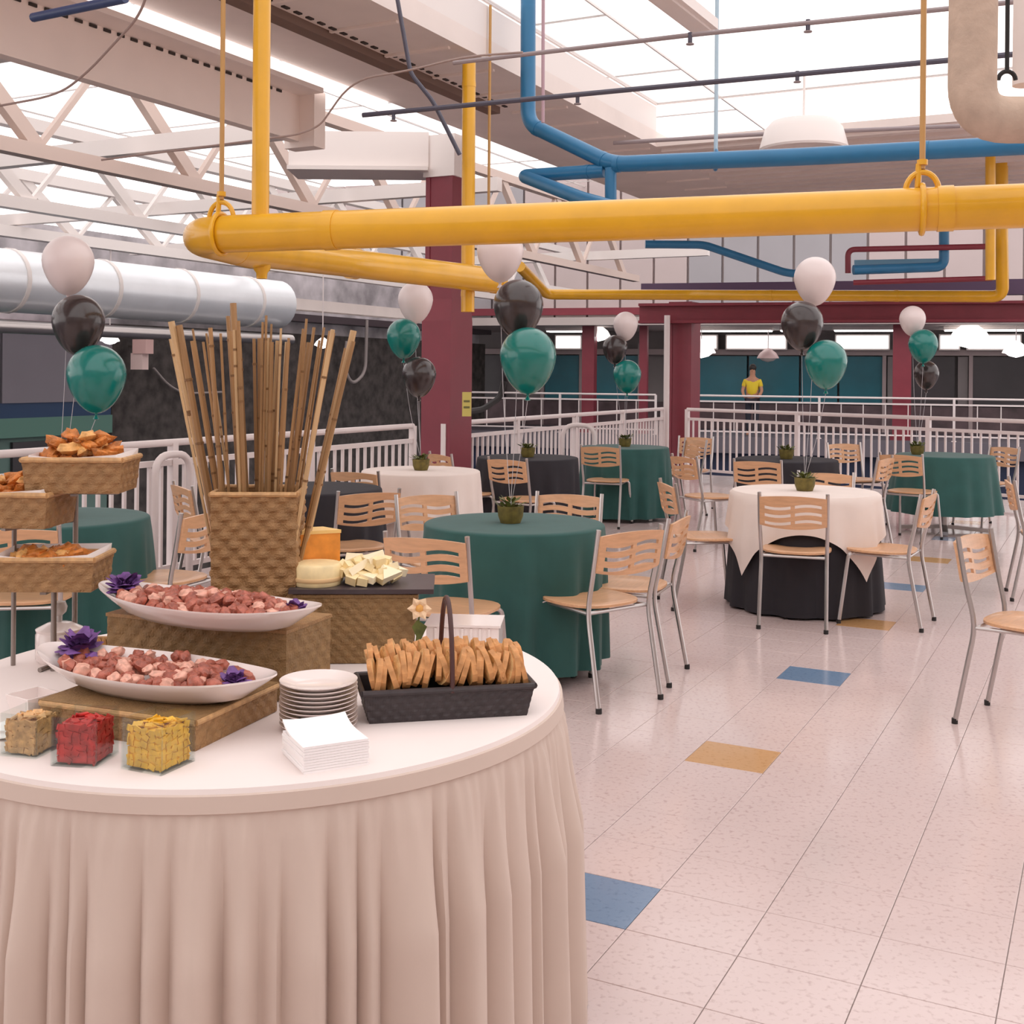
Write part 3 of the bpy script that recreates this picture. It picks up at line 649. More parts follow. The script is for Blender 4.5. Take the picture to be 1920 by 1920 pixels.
# wires upper left
def wire(pts, r, m, lab): 
    o = MB().tube(bend(pts, .4, 6), r, 8).build('cable', m, None, True); tag(o, lab, 'cable')
wire([W(-20, 202, 6), W(110, 178, 6), W(165, 135, 5.8), W(262, 30, 5.4), W(285, -40, 5.2)], .006, mat('grey_cable', (160, 140, 134), .6), 'grey cable looping down at the upper left')
wire([W(190, 300, 7), W(440, 268, 7), W(560, 252, 7), W(600, 236, 7), W(660, 150, 6.8), W(770, 132, 6.6), W(870, 106, 6.4), W(980, 98, 6.2)], .006, mat('grey_cable', (160, 140, 134), .6), 'grey cable running from the truss up past the column cap')
cd = W(150, 18, 4.6)
pipe('conduit', [W(62, 33, 4.7), W(235, -3, 4.4)], .018, M_dblue, 'dark blue conduit end at the top left corner', .1, 10)
# ceiling diffuser dish and unit
dd = W(1507, 252, 11.0); t = thing('ceiling_diffuser', 'round white ceiling diffuser behind the blue main', 'diffuser', (dd.x, dd.y, 3.62), 0)
MB().lathe([(0.02, .28), (.3, .27), (.36, .2), (.40, .06), (.41, .02), (.40, 0), (.30, .05), (.02, .06)], 28).build('dish', M_white, t, True); MB().tube([(0, 0, .25), (0, 0, .7)], .012, 8).build('rod', M_white, t, True)
du2 = thing('light_fitting', 'pale fluorescent fitting hanging under the top of the skylight', 'light', W(1270, 8, 6.4), -.5)
MB().box((0, 0, 0), (.16, .9, .06)).build('housing', M_white, du2); MB().box((0, 0, -.035), (.1, .86, .02)).build('diffuser', M_white, du2); MB().tube([(0, 0, .03), (0, 0, .6)], .01, 6).build('rod', M_white, du2)
# insulated pipe, top right
pipe('insulated_pipe', [Vector((W(1828, 0, 3.9).x, 3.9, 3.9)), W(1822, 225, 3.9), W(4200, 222, 3.9)], 0.077, M_insul, 'fat beige insulated pipe elbow at the top right corner', .12, 22)
pipe('insulated_pipe', [Vector((W(1930, 0, 4.3).x, 4.3, 3.9)), W(1925, 160, 4.3)], 0.05, M_grey, 'grey insulated pipe behind the fat beige elbow', .12, 14)
hk = thing('pipe_hook', 'dark steel hook between the insulated pipes', 'hook', W(1888, 150, 4.1)); MB().tube([(0.03 * math.cos(a), 0, .03 * math.sin(a)) for a in [PI * k / 10 for k in range(11)]], .008, 8).build('hook', M_rubber, hk, True); MB().tube([(0, 0, .03), (0, 0, .5)], .008, 8).build('rod', M_rubber, hk, True)

# ================================================================ dining tables and cloths
def drape_mesh(rad, zt, zb, nf, amp, flare, seed, seg=120, hem=0.0):
    rnd = random.Random(seed); mb = MB(); vs = []; fs = []
    ph = [rnd.uniform(0, 6.28) for _ in range(4)]
    def fold(a):
        return 0.6 * math.sin(nf * a + ph[0] + 0.6 * math.sin(2 * a + ph[1])) + 0.3 * math.sin((nf * 1.7 // 1) * a + ph[2]) + 0.2 * math.sin(3 * a + ph[3])
    rows = [(0.0, zt), (rad * .5, zt), (rad * .9, zt), (rad - .004, zt), (rad + .004, zt - .006)]
    N = 10; hgt = zt - zb
    prof = [(r, z, 0.0) for r, z in rows] + [(rad + .006 + flare * (k / N), zt - .012 - (hgt - .012) * k / N, (k / N) ** 0.8) for k in range(N + 1)]
    for (r, z, s) in prof:
        for k in range(seg):
            a = 2 * PI * k / seg; f = fold(a)
            rr = r + (amp * s * (f + 0.7) if s > 0 else 0)
            vs.append((rr * math.cos(a), rr * math.sin(a), z + (hem * s * f if s > .99 else 0)))
    for i in range(len(prof) - 1):
        for k in range(seg):
            k2 = (k + 1) % seg; fs.append((i * seg + k, i * seg + k2, (i + 1) * seg + k2, (i + 1) * seg + k))
    mb.add(vs, fs); return mb
def overlay_mesh(rad, zt, half, rot, seed, seg=144):
    rnd = random.Random(seed); p1, p2 = rnd.uniform(0, 6), rnd.uniform(0, 6); mb = MB(); vs = []; fs = []
    N = 16
    for i in range(N + 1):
        for k in range(seg):
            a = 2 * PI * k / seg; e = half / max(abs(math.cos(a - rot)), abs(math.sin(a - rot)))
            if i <= 4: r = rad * i / 4; x, z = r, zt
            else:
                d = (e - rad) * (i - 4) / (N - 4)
                s = min(1.0, d / .3); corner = (e - half) / half
                f = math.sin(13 * a + p1) * .5 + math.sin(21 * a + p2) * .3
                x = rad + .014 + s * (.022 * (f + .6) + .02) + corner * s * .06; z = zt - max(0, d - .005)
            vs.append((x * math.cos(a), x * math.sin(a), z))
    for i in range(N):
        for k in range(seg):
            k2 = (k + 1) % seg; fs.append((i * seg + k, i * seg + k2, (i + 1) * seg + k2, (i + 1) * seg + k))
    mb.add(vs, fs); return mb
TZ = 0.74
def make_table():
    t = thing('dining_table', 'x', 'table')
    MB().lathe([(0.43, TZ - .03), (0.44, TZ - .025), (0.44, TZ - .005), (0.435, TZ)], 40).build('tabletop', mat('table_laminate', (190, 176, 164), .4), t, True)
    MB().tube([(0, 0, .05), (0, 0, TZ - .03)], .04, 14).build('pedestal', M_steel, t, True)
    for k in range(4):
        a = PI / 4 + k * PI / 2
        MB().bar((0, 0, .05), (.40 * math.cos(a), .40 * math.sin(a), .025), .05, .035).build('foot', M_steel, t)
    return t
T = {}
tproto = make_table(); used_t = [False]
def table(key, px, Y, cloth, lab, clab, seed, zb=0.06, overlay=None, olab=None, amp=0.045, flare=0.0):
    x = W(px, 800, Y).x; T[key] = Vector((x, Y, 0))
    t = tproto if not used_t[0] else copytree(tproto); used_t[0] = True
    t.location = (x, Y, 0); t.rotation_euler = (0, 0, seed * .3); t['label'] = lab; t['group'] = 'round dining tables'
    o = drape_mesh(.455, TZ + .008, zb, 13, amp, flare, seed).build('tablecloth', cloth, None, True, (x, Y, 0)); tag(o, clab, 'tablecloth', 'dining tablecloths')
    if overlay:
        o = overlay_mesh(.468, TZ + .014, .70, .45 + seed, seed).build('table_overlay', overlay, None, True, (x, Y, 0)); tag(o, olab, 'tablecloth', 'square overlay cloths')
table('A', 966, 5.98, M_green, 'round pedestal table under the nearest green cloth', 'green cloth on the nearest round table, behind the bread basket', 3, .07, amp=.05, flare=-.035)
table('B', 1510, 7.72, M_black, 'round pedestal table under the cream and black cloths', 'black floor-length cloth beneath the square cream overlay', 4, .015, M_cream, 'square cream overlay cloth with hanging corners on the black-clothed table', amp=.03, flare=.02)
table('C', 108, 6.05, M_green, 'round pedestal table behind the snack basket stand', 'green cloth on the table behind the snack basket stand', 5, .05)
table('D', 585, 7.7, M_black, 'round pedestal table just right of the bamboo vase', 'black cloth on the table just right of the bamboo vase', 6, .04)
table('E', 790, 9.15, M_cream, 'round pedestal table beside the near maroon column', 'cream pleated cloth on the table beside the near maroon column', 8, .04, amp=.04)
table('F', 990, 10.7, M_black, 'round pedestal table under the black cloth right of the near maroon column', 'black cloth on the table behind the nearest green table', 9, .04)
table('G', 1172, 12.35, M_green, 'round pedestal table below the small balloons left of the corner column', 'green cloth on the table left of the corner column', 10, .04)
table('H', 1475, 10.75, M_black, 'round pedestal table behind the cream-clothed table', 'black cloth on the table behind the cream-clothed table', 11, .04)
table('I', 1772, 11.5, M_green, 'round pedestal table by the back right railing', 'green cloth on the table by the back right railing', 12, .2, amp=.03, flare=.06)

# ================================================================ chairs
def chair_proto():
    t = thing('dining_chair', 'x', 'chair')
    # backrest: curved plywood with two columns of three slots
    w, z0, z1, th = .39, .60, .80, .014
    xs = [-w / 2, -.165, -.012, .012, .165, w / 2]; zs = [z0, .632, .650, .678, .696, .724, .742, z1]
    xf = []
    for i in range(len(xs) - 1):
        n = 5 if i in (1, 3) else 1
        xf += [(xs[i] + (xs[i + 1] - xs[i]) * k / n, i) for k in range(n)]
    xf.append((xs[-1], 4))
    def yb(x, z): return -.235 + .9 * (.0 - (x * x)) * -.55 - (z - .6) * .18 - .018
    def zz(x, z): return z + (.012 * math.sin(x * 17) if z0 < z < z1 else 0) + (-.03 * (x / .195) ** 2 * .4 if z == z1 else (.02 * (x / .195) ** 2 if z == z0 else 0))
    mb = MB(); nx = len(xf); nz = len(zs); vs = []
    for s in (0, 1):
        for z in zs:
            for (x, _) in xf: vs.append((x, yb(x, z) - (th if s else 0), zz(x, z)))
    idx = lambda s, j, i: s * nx * nz + j * nx + i
    solid = {}
    for j in range(nz - 1):
        for i in range(nx - 1):
            solid[(i, j)] = not (j in (1, 3, 5) and xf[i][1] in (1, 3))
    fs = []
    for (i, j), ok in solid.items():
        if not ok: continue
        fs.append((idx(0, j, i), idx(0, j, i + 1), idx(0, j + 1, i + 1), idx(0, j + 1, i)))
        fs.append((idx(1, j, i), idx(1, j + 1, i), idx(1, j + 1, i + 1), idx(1, j, i + 1)))
        for (di, dj, a, b) in ((-1, 0, (i, j), (i, j + 1)), (1, 0, (i + 1, j + 1), (i + 1, j)), (0, -1, (i + 1, j), (i, j)), (0, 1, (i, j + 1), (i + 1, j + 1))):
            if not solid.get((i + di, j + dj), False):
                fs.append((idx(0, a[1], a[0]), idx(0, b[1], b[0]), idx(1, b[1], b[0]), idx(1, a[1], a[0])))
    mb.add(vs, fs); mb.build('backrest', M_wood, t)
    # seat: rounded plywood
    N = 32; top = []; 
    def sp(a):
        c, s = math.cos(a), math.sin(a); n = 3.0
        r = 1 / ((abs(c) ** n + abs(s) ** n) ** (1 / n))
        return (.205 * r * c * (1 - .06 * (s < 0) * abs(s)), .20 * r * s + .005)
    mb = MB(); vs = [(0, 0, .447)]; 
    for (k, dz, sc) in ((0, .452, .55), (1, .458, .97), (2, .455, 1.0), (3, .444, 1.0), (4, .441, .96)):
        for i in range(N):
            x, y = sp(2 * PI * i / N); vs.append((x * sc, y * sc, dz))
    fs = [(0, 1 + i, 1 + (i + 1) % N) for i in range(N)]
    for k in range(4):
        for i in range(N): fs.append((1 + k * N + i, 1 + (k + 1) * N + i, 1 + (k + 1) * N + (i + 1) % N, 1 + k * N + (i + 1) % N))
    fs.append(tuple(1 + 4 * N + i for i in range(N - 1, -1, -1)))
    mb.add(vs, fs); mb.build('seat', M_wood, t, True)
    r = .0115
    for s in (-1, 1):
        o = MB().tube(bend([(s * .195, -.27, .004), (s * .19, -.185, .44), (s * .197, -.225, .60), (s * .197, -.262, .815)], .1, 4), r, 8).build('leg', M_steel, t, True)
        MB().lathe([(.014, 0), (.014, .022), (.012, .024)], 8, (s * .195, -.27, 0)).build('rubber_foot', M_rubber, o)
        o = MB().tube(bend([(s * .20, .215, .004), (s * .178, .165, .425), (s * .14, .13, .436)], .04, 4), r, 8).build('leg', M_steel, t, True)
        MB().lathe([(.014, 0), (.014, .022), (.012, .024)], 8, (s * .20, .215, 0)).build('rubber_foot', M_rubber, o)
    mb = MB()
    for s in (-1, 1): mb.tube([(s * .188, -.19, .428), (s * .15, .14, .428)], .009, 8)
    mb.tube([(-.188, -.18, .428), (.188, -.18, .428)], .009, 8); mb.tube([(-.15, .14, .428), (.15, .14, .428)], .009, 8)
    mb.build('seat_frame', M_steel, t, True)
    return t
cproto = chair_proto(); used_c = [False]
def chair(px, Y, target, lab, x=None):
    x = W(px, 800, Y).x if x is None else x
    if isinstance(target, str): f = (T[target] - Vector((x, Y, 0)))
    else: f = Vector((target[0], target[1], 0))
    f.z = 0; f.normalize()
    t = cproto if not used_c[0] else copytree(cproto); used_c[0] = True
    near = min(T.values(), key=lambda q: (q - Vector((x, Y, 0))).length); dv = Vector((x, Y, 0)) - near; lim = .80 if Y < 7.4 else .88
    base = Vector((x, Y, 0)) if dv.length > lim else near + dv.normalized() * lim
    loc = base + f * .235
    t.location = loc; t.rotation_euler = (0, 0, math.atan2(-f.x, f.y)); t['label'] = lab; t['group'] = 'beech and steel dining chairs'
B_ = 'beech chair '
chair(805, 5.08, 'A', B_ + 'with its slotted back behind the cheese board, at the nearest green table')
chair(0, 5.40, (-.62, .78), B_ + 'nearest the camera on the open floor side of the green table', x=.50)
chair(0, 5.86, (-.93, .36), B_ + 'facing left, second chair on the right of the nearest green table', x=.80)
chair(805, 6.75, 'A', B_ + 'on the far left side of the nearest green table')
chair(1066, 6.85, 'A', B_ + 'half hidden behind the nearest green table, at its far side')
chair(0, 7.0, 'B', B_ + 'with its back to the camera at the cream-clothed table', x=1.69)
chair(0, 7.12, (-.86, .5), B_ + 'on the right of the cream-clothed table, facing left', x=2.50)
chair(1274, 7.7, (.97, .12), B_ + 'on the left of the cream-clothed table, facing right')
chair(1545, 8.45, 'B', B_ + 'on the far side of the cream-clothed table')
chair(1422, 9.75, 'H', B_ + 'between the cream-clothed table and the black-clothed table behind it')
chair(1288, 10.2, (.9, .4), B_ + 'on the left of the black-clothed table behind the cream one')
chair(1632, 10.3, 'H', B_ + 'on the right of the black-clothed table behind the cream one')
chair(1585, 12.3, (.3, -.95), B_ + 'in front of the back right railing, left of the green table')
chair(1692, 10.7, 'I', B_ + 'with its back to the camera at the farthest right green table')
chair(1868, 11.9, (-.9, -.35), B_ + 'on the right of the green table by the back right railing')
chair(1140, 11.75, 'G', B_ + 'at the green table left of the corner column, back turned')
chair(1255, 12.6, 'G', B_ + 'on the right of the green table left of the corner column')
chair(1304, 13.3, (-.4, -.9), B_ + 'below the corner maroon column, facing the camera')
chair(912, 9.55, (.6, .8), B_ + 'right of the near maroon column with its back to the camera')
chair(872, 10.35, 'F', B_ + 'directly right of the near maroon column')
chair(684, 8.45, 'E', B_ + 'left of the cream table beside the near maroon column')
chair(690, 6.95, 'D', B_ + 'behind the cheese board, at the black table by the bamboo vase')
chair(352, 7.25, (.8, .5), B_ + 'at the white railing just left of the bamboo vase')
chair(350, 5.92, (-.85, .35), B_ + 'left of the bamboo vase, turned to the green table by the basket stand')
chair(28, 5.25, 'C', B_ + 'behind the snack basket stand at the left edge')
chair(0, 5.24, (.74, -.66), B_ + 'alone at the right edge, slotted back towards the room', x=2.10)
chair(1905, 8.1, (.95, -.3), B_ + 'cut off by the right edge behind the lone chair')

# ================================================================ centrepieces
M_pot = mat('moss_pot', (104, 92, 40), .7, var=.3, vscale=30)
def plant(key, lab, s=1.0, dx=0.0, dy=0.0):
    p = T[key] + Vector((dx, dy, TZ + (.0155 if key == 'B' else .0095)))
    t = thing('table_plant', lab, 'plant', p, .3, group='table centrepieces')
    MB().lathe([(.045 * s, 0), (.056 * s, .03 * s), (.06 * s, .075 * s), (.055 * s, .075 * s), (.05 * s, .06 * s)], 14).build('pot', M_pot, t, True)
    mb = MB(); rnd = random.Random(key)
    for k in range(46):
        a = rnd.uniform(0, 6.28); r = rnd.uniform(.0, .055) * s; h = rnd.uniform(.06, .09) * s; ln = rnd.uniform(.025, .05) * s
        d = Vector((math.cos(a), math.sin(a), rnd.uniform(.3, 1.2))).normalized(); b = Vector((r * math.cos(a), r * math.sin(a), h))
        sd = d.cross(Vector((0, 0, 1))).normalized() * ln * .28
        mb.add([b, b + d * ln * .5 + sd, b + d * ln, b + d * ln * .5 - sd + Vector((0, 0, .004))], [(0, 1, 2, 3)])
    o = mb.build('foliage', M_leaf, t); o['kind'] = 'stuff'
    return p
PT = {}
for key, lab in (('A', 'small green plant in a mossy pot on the nearest green table'), ('B', 'small green plant in a mossy pot on the cream overlay'), ('C', 'small green plant on the green table behind the snack baskets'), ('E', 'small plant on the cream table beside the near maroon column'), ('F', 'small plant on the black table behind the nearest green table'), ('G', 'small plant on the green table left of the corner column'), ('H', 'small plant on the black table behind the cream one'), ('I', 'small plant on the green table by the back right railing')):
    PT[key] = plant(key, lab, 1.15, dx=-.02 if key == 'A' else (.0 if key != 'I' else -.27))

# ================================================================ balloons
M_bt = mat('teal_latex', (0, 116, 108), .25, coat=.4, sss=.0); M_bk = mat('black_latex', (52, 42, 42), .25, coat=.4); M_bw = mat('white_latex', (228, 214, 212), .35, coat=.2)
def balloon(px, py, Y, wpx, m, key, lab, tilt=(0, 0)):
    r = wpx / 2 / F_PX * Y; h = r * 1.22; p = W(px, py, Y)
    t = thing('balloon', lab, 'balloon', p, 0, group='balloons in bunches of white, black and teal')
    prof = []
    for k in range(19):
        a = PI * k / 18; z = math.cos(a); rr = math.sin(a)
        if z < 0: prof.append((max(1e-4, r * rr * (1 - .16 * (-z) ** 1.2)), z * h * 1.12))
        else: prof.append((max(1e-4, r * rr), z * h * .84))
    prof.reverse()
    b = MB().lathe(prof, 28).build('envelope', m, t, True)
    MB().lathe([(.004, -h * 1.12 - .03), (.016, -h * 1.12 - .026), (.006, -h * 1.12 - .008), (.012, -h * 1.11 + .004)], 10).build('knot', m, t, True)
    b.rotation_euler = (tilt[0], tilt[1], 0)
    e = PT[key] + Vector((0, 0, .075)) - p
    MB().tube(bend([(0, 0, -h * 1.12 - .02), (e.x * .35, e.y * .35, e.z * .6), e], .2, 5), .0016, 5).build('ribbon', mat('silver_ribbon', (190, 186, 190), .4), t)
def bunch(key, Y, items):
    for (px, py, w, m, lab, dy) in items: balloon(px, py, Y + dy, w, m, key, lab)
bunch('C', 5.95, ((128, 490, 94, M_bw, 'white balloon topmost of the bunch at the left edge', .1), (147, 602, 96, M_bk, 'black balloon between white and teal at the left edge', -.02), (181, 702, 108, M_bt, 'teal balloon lowest of the bunch at the left edge', -.16)))
bunch('A', 5.98, ((938, 470, 88, M_bw, 'white balloon mostly hidden behind the thick yellow pipe', .18), (972, 572, 94, M_bk, 'black balloon at the end of the yellow pipe, above the central teal one', .0), (990, 668, 106, M_bt, 'large teal balloon at the centre above the nearest green table', -.2)))
bunch('B', 7.72, ((1528, 521, 77, M_bw, 'white balloon above the cream-clothed table', .12), (1504, 605, 78, M_bk, 'black balloon above the cream-clothed table', -.02), (1549, 677, 78, M_bt, 'teal balloon above the cream-clothed table', -.14)))
bunch('E', 9.15, ((779, 562, 66, M_bw, 'white balloon half hidden by the near maroon column', .2), (757, 630, 64, M_bt, 'teal balloon just left of the near maroon column', -.05), (786, 702, 64, M_bk, 'black balloon low against the near maroon column', -.2)))
bunch('G', 12.35, ((1173, 608, 46, M_bw, 'small white balloon left of the corner column', .1), (1153, 652, 46, M_bk, 'small black balloon left of the corner column', -.02), (1176, 702, 53, M_bt, 'small teal balloon left of the corner column', -.12)))
bunch('I', 11.5, ((1711, 598, 48, M_bw, 'small white balloon of the bunch farthest right', .1), (1731, 645, 54, M_bt, 'small teal balloon of the bunch farthest right', -.1), (1737, 700, 46, M_bk, 'small black balloon lowest of the bunch farthest right', .2)))

# ================================================================ buffet table
BC = Vector((-.613, 2.84, 0)); BR = .733; BZ = .76
bt = thing('buffet_table', 'large round buffet table with a white top cloth and gathered cream skirt', 'table', BC)
MB().lathe([(BR - .012, BZ - .03), (BR - .01, BZ - .006)], 64).build('tabletop', mat('table_laminate', (190, 176, 164), .4), bt)
MB().lathe([(.0001, BZ - .004), (BR * .6, BZ), (BR - .008, BZ), (BR, BZ - .003), (BR + .003, BZ - .012)], 128).build('top_cloth', M_topcloth, bt, True)
MB().lathe([(BR + .003, BZ - .012), (BR + .008, BZ - .014), (BR + .012, BZ - .044), (BR + .002, BZ - .05)], 128).build('skirt_band', M_skirt, bt, True)
for k in range(4):
    a = PI / 4 + k * PI / 2; MB().tube([(.5 * math.cos(a), .5 * math.sin(a), 0), (.5 * math.cos(a), .5 * math.sin(a), BZ - .03)], .016, 8).build('leg', M_steel, bt)
mb = MB(); seg = 900; rows = 26; vs = []; rnd = random.Random(5)
# irregular pleats: cumulative widths
edges = [0.0]
while edges[-1] < 2 * PI: edges.append(edges[-1] + rnd.choice((.055, .075, .095, .12, .14)) * rnd.uniform(.85, 1.15))
sc_ = 2 * PI / edges[-1]; edges = [e * sc_ for e in edges]; dep = [rnd.uniform(.55, 1.25) for _ in edges]; lean = [rnd.uniform(.3, .7) for _ in edges]; drift = [rnd.uniform(-.35, .35) for _ in edges]
def pleat(a, s):
    lo = 0; hi = len(edges) - 1
    while hi - lo > 1:
        m_ = (lo + hi) // 2
        if edges[m_] <= a: lo = m_
        else: hi = m_
    x = (a - edges[lo]) / (edges[lo + 1] - edges[lo]); i = lo
    k = lean[i] + drift[i] * (s - .5) * .5
    y = x / k if x < k else (1 - x) / (1 - k)
    y = math.sin(y * PI / 2) ** .9
    return y * dep[i] * min(1.3, (edges[i + 1] - edges[i]) / .09)
for j in range(rows + 1):
    s = j / rows; z = (BZ - .028) * (1 - s) + .006 * s
    for k in range(seg):
        a = 2 * PI * k / seg
        g = .004 * math.sin(a * 150 + 2 * math.sin(a * 17)) * max(0, 1 - s * 5)
        rr = BR + .004 + .012 * s + (pleat(a, s) * .039 * min(1, s * 2.6) * (1 + .25 * s) + (.004 * math.sin(a * 150 + 2 * math.sin(a * 17)) + .004) * max(0, 1 - s * 4)) * min(1, max(0, s - .02) * 20)
        vs.append((rr * math.cos(a), rr * math.sin(a), z))
fs = [(j * seg + k, (j + 1) * seg + k, (j + 1) * seg + (k + 1) % seg, j * seg + (k + 1) % seg) for j in range(rows) for k in range(seg)]
mb.add(vs, [f[::-1] for f in fs]); mb.build('skirt', M_skirt, bt, True)

# ---- woven boxes and baskets
def loop_rr(w, d, rad, n_side):
    pts = []
    segs = [((-w / 2, -d / 2), (w / 2, -d / 2)), ((w / 2, -d / 2), (w / 2, d / 2)), ((w / 2, d / 2), (-w / 2, d / 2)), ((-w / 2, d / 2), (-w / 2, -d / 2))]
    for k, (a, b) in enumerate(segs):
        n = n_side[k % 2]
        for i in range(n): pts.append((a[0] + (b[0] - a[0]) * i / n, a[1] + (b[1] - a[1]) * i / n, k))
    return pts
NR = [(0, -1), (1, 0), (0, 1), (-1, 0)]
def woven(par, w, d, h, cell, m, mrim, flare=0.0, amp=.003, closed=True, thick=.008, z0=0.0, rim=True, lid_m=None):
    sub = 3; nw = max(2, round(w / cell)); nd = max(2, round(d / cell)); nh = max(2, round(h / cell))
    lp = loop_rr(w, d, 0, (nw * sub, nd * sub)); L = len(lp); rows = nh * sub; vs = []
    cnt = {0: 0, 1: 0, 2: 0, 3: 0}
    for j in range(rows + 1):
        f = 1 + flare * j / rows; cnt = {0: 0, 1: 0, 2: 0, 3: 0}
        for (x, y, k) in lp:
            i = cnt[k]; cnt[k] += 1
            dsp = amp * math.sin(PI * i / sub) * math.sin(PI * j / sub) + amp * .5 * abs(math.sin(PI * j / sub))
            vs.append((x * f + NR[k][0] * dsp, y * f + NR[k][1] * dsp, z0 + h * j / rows))
    fs = [(j * L + i, j * L + (i + 1) % L, (j + 1) * L + (i + 1) % L, (j + 1) * L + i) for j in range(rows) for i in range(L)]
    mb = MB(); mb.add(vs, fs)
    f = 1 + flare
    if not closed:
        k0 = 1 - 2 * thick / w; k1 = 1 - 2 * thick / d
        vi = [(x * k0, y * k1, z0 + .006) for (x, y, k) in lp] + [(x * f * k0, y * f * k1, z0 + h) for (x, y, k) in lp]
        o = len(mb.v); mb.v += vi
        mb.f += [(o + (i + 1) % L, o + i, o + L + i, o + L + (i + 1) % L) for i in range(L)]
        mb.f.append(tuple(o + i for i in range(L)))
    mb.f.append(tuple(range(L - 1, -1, -1)))
    mb.build('woven_body', m, par, False)
    if closed:
        MB().box((0, 0, z0 + h + .003), (w * f + .006, d * f + .006, .008)).build('lid', lid_m or m, par)
    if rim:
        hw, hd = w * f / 2, d * f / 2; r_ = MB(); t = .007
        c4 = [(-hw, -hd), (hw, -hd), (hw, hd), (-hw, hd)]
        for i in range(4):
            a, b = c4[i], c4[(i + 1) % 4]; r_.tube([(a[0], a[1], z0 + h), (b[0], b[1], z0 + h)], t, 8)
        r_.build('rim', mrim, par, True)
def TP(px, py, dz=0.0): return PL(px, py, BZ + dz)
# risers
a_, b_ = PL(75, 1307, BZ + .068), PL(365, 1345, BZ + .068)
fd = Vector((b_.x - a_.x, b_.y - a_.y, 0)); fl_ = fd.length; fd.normalize(); fnrm = Vector((-fd.y, fd.x, 0)); frz = math.atan2(fd.y, fd.x)
rc = (a_ + b_) / 2 + fnrm * .152
ris1 = thing('woven_riser', 'low woven wicker riser box under the front white platter', 'riser', (rc.x, rc.y, BZ), frz)
woven(ris1, fl_, .30, .056, .018, M_wicker, M_wickrim, lid_m=M_wicker2)
rc2 = Vector((-.705, 2.845, 0))
ris2 = thing('woven_riser', 'tall woven wicker riser box under the back white platter', 'riser', (rc2.x, rc2.y, BZ), math.radians(-21))
woven(ris2, .5, .2, .155, .022, M_wicker2, M_wickrim, rim=False, lid_m=M_wicker)
# platters
def platter(c, rz, a, b, lab):
    t = thing('oval_platter', lab, 'platter', c, rz, group='white oval platters')
    prof = [(.0001, .006), (.5, .006), (.62, .010), (.80, .026), (.97, .046), (1.0, .050), (1.0, .046), (.93, .034), (.75, .012), (.62, 0.0), (.0001, 0.0)]
    mb = MB().lathe(prof, 56, (0, 0, 0), a, b)
    mb.v = [(x, y * (1 - .12 * abs(x / a) ** 2), z + (.018 * (abs(x) / a) ** 3 if z > .012 else 0)) for (x, y, z) in mb.v]
    mb.build('dish', M_china, t, True); return t
pc1 = Vector((-.765, 2.515, BZ + .0645)); pz1 = math.radians(-25)
platter(pc1, pz1, .315, .125, 'white oval platter of glazed bites in front, on the low riser')
pc2 = Vector((-.712, 2.745, BZ + .1635)); pz2 = math.radians(-26)
platter(pc2, pz2, .32, .12, 'white oval platter of bites at the back, on the tall riser')
# bites
def bite_mesh(seed, m):
    rnd = random.Random(seed); mb = MB(); mb.blob((0, 0, 0), .0135, 8, 6, .18, (1.25, .9, .85), rnd)
    me = mb.mesh('bite', True); me.materials.append(m); return me
bites = [bite_mesh(1, M_meat), bite_mesh(2, M_meat), bite_mesh(3, M_meat2), bite_mesh(4, M_meat)]
def scatter(c, rz, a, b, n, z0, hump, meshes, name, lab, cat, grp, seed, x0=-1, x1=1, sc=(.85, 1.2), mind=.016, dish=None):
    rnd = random.Random(seed); m3 = Matrix.Rotation(rz, 3, 'Z'); pts = []; tries = 0
    while len(pts) < n and tries < 6000:
        tries += 1; x = rnd.uniform(x0, x1); y = rnd.uniform(-1, 1)
        if (x * x if x0 <= -1 and x1 >= 1 else (2 * (x - (x0 + x1) / 2) / (x1 - x0)) ** 2 * .9) + y * y > 1: continue
        z = z0 + hump * max(0, 1 - y * y) * (1 - (2 * (x - (x0 + x1) / 2) / (x1 - x0)) ** 4) * rnd.uniform(.35, 1.0)
        if dish:
            xx = x * a / dish[0]; rho = math.hypot(xx, y * b / (dish[1] * (1 - .12 * xx * xx)))
            if rho > .79: continue
            z = max(z, .022 + max(0, rho - .5) * .095)
        p = Vector((x * a, y * b, z))
        if any((p - q).length < mind for q in pts): continue
        pts.append(p)
    for p in pts:
        o = mk(name, rnd.choice(meshes), None, Vector(c) + m3 @ p); o.rotation_euler = (rnd.uniform(-.6, .6), rnd.uniform(-.6, .6), rnd.uniform(0, 6.28))
        s = rnd.uniform(*sc); o.scale = (s, s, s); tag(o, lab, cat, grp)
scatter(pc1, pz1, .30, .105, 120, .024, .03, bites, 'glazed_bite', 'small glazed meat bite heaped on the front white platter', 'snack', 'bites on the front platter', 11, -.80, .80, (.9, 1.25), .016, (.315, .125))
scatter(pc2, pz2, .30, .10, 130, .026, .042, bites, 'glazed_bite', 'small glazed meat bite heaped on the back white platter', 'snack', 'bites on the back platter', 12, -.84, .84, (1.0, 1.35), .016, (.32, .12))
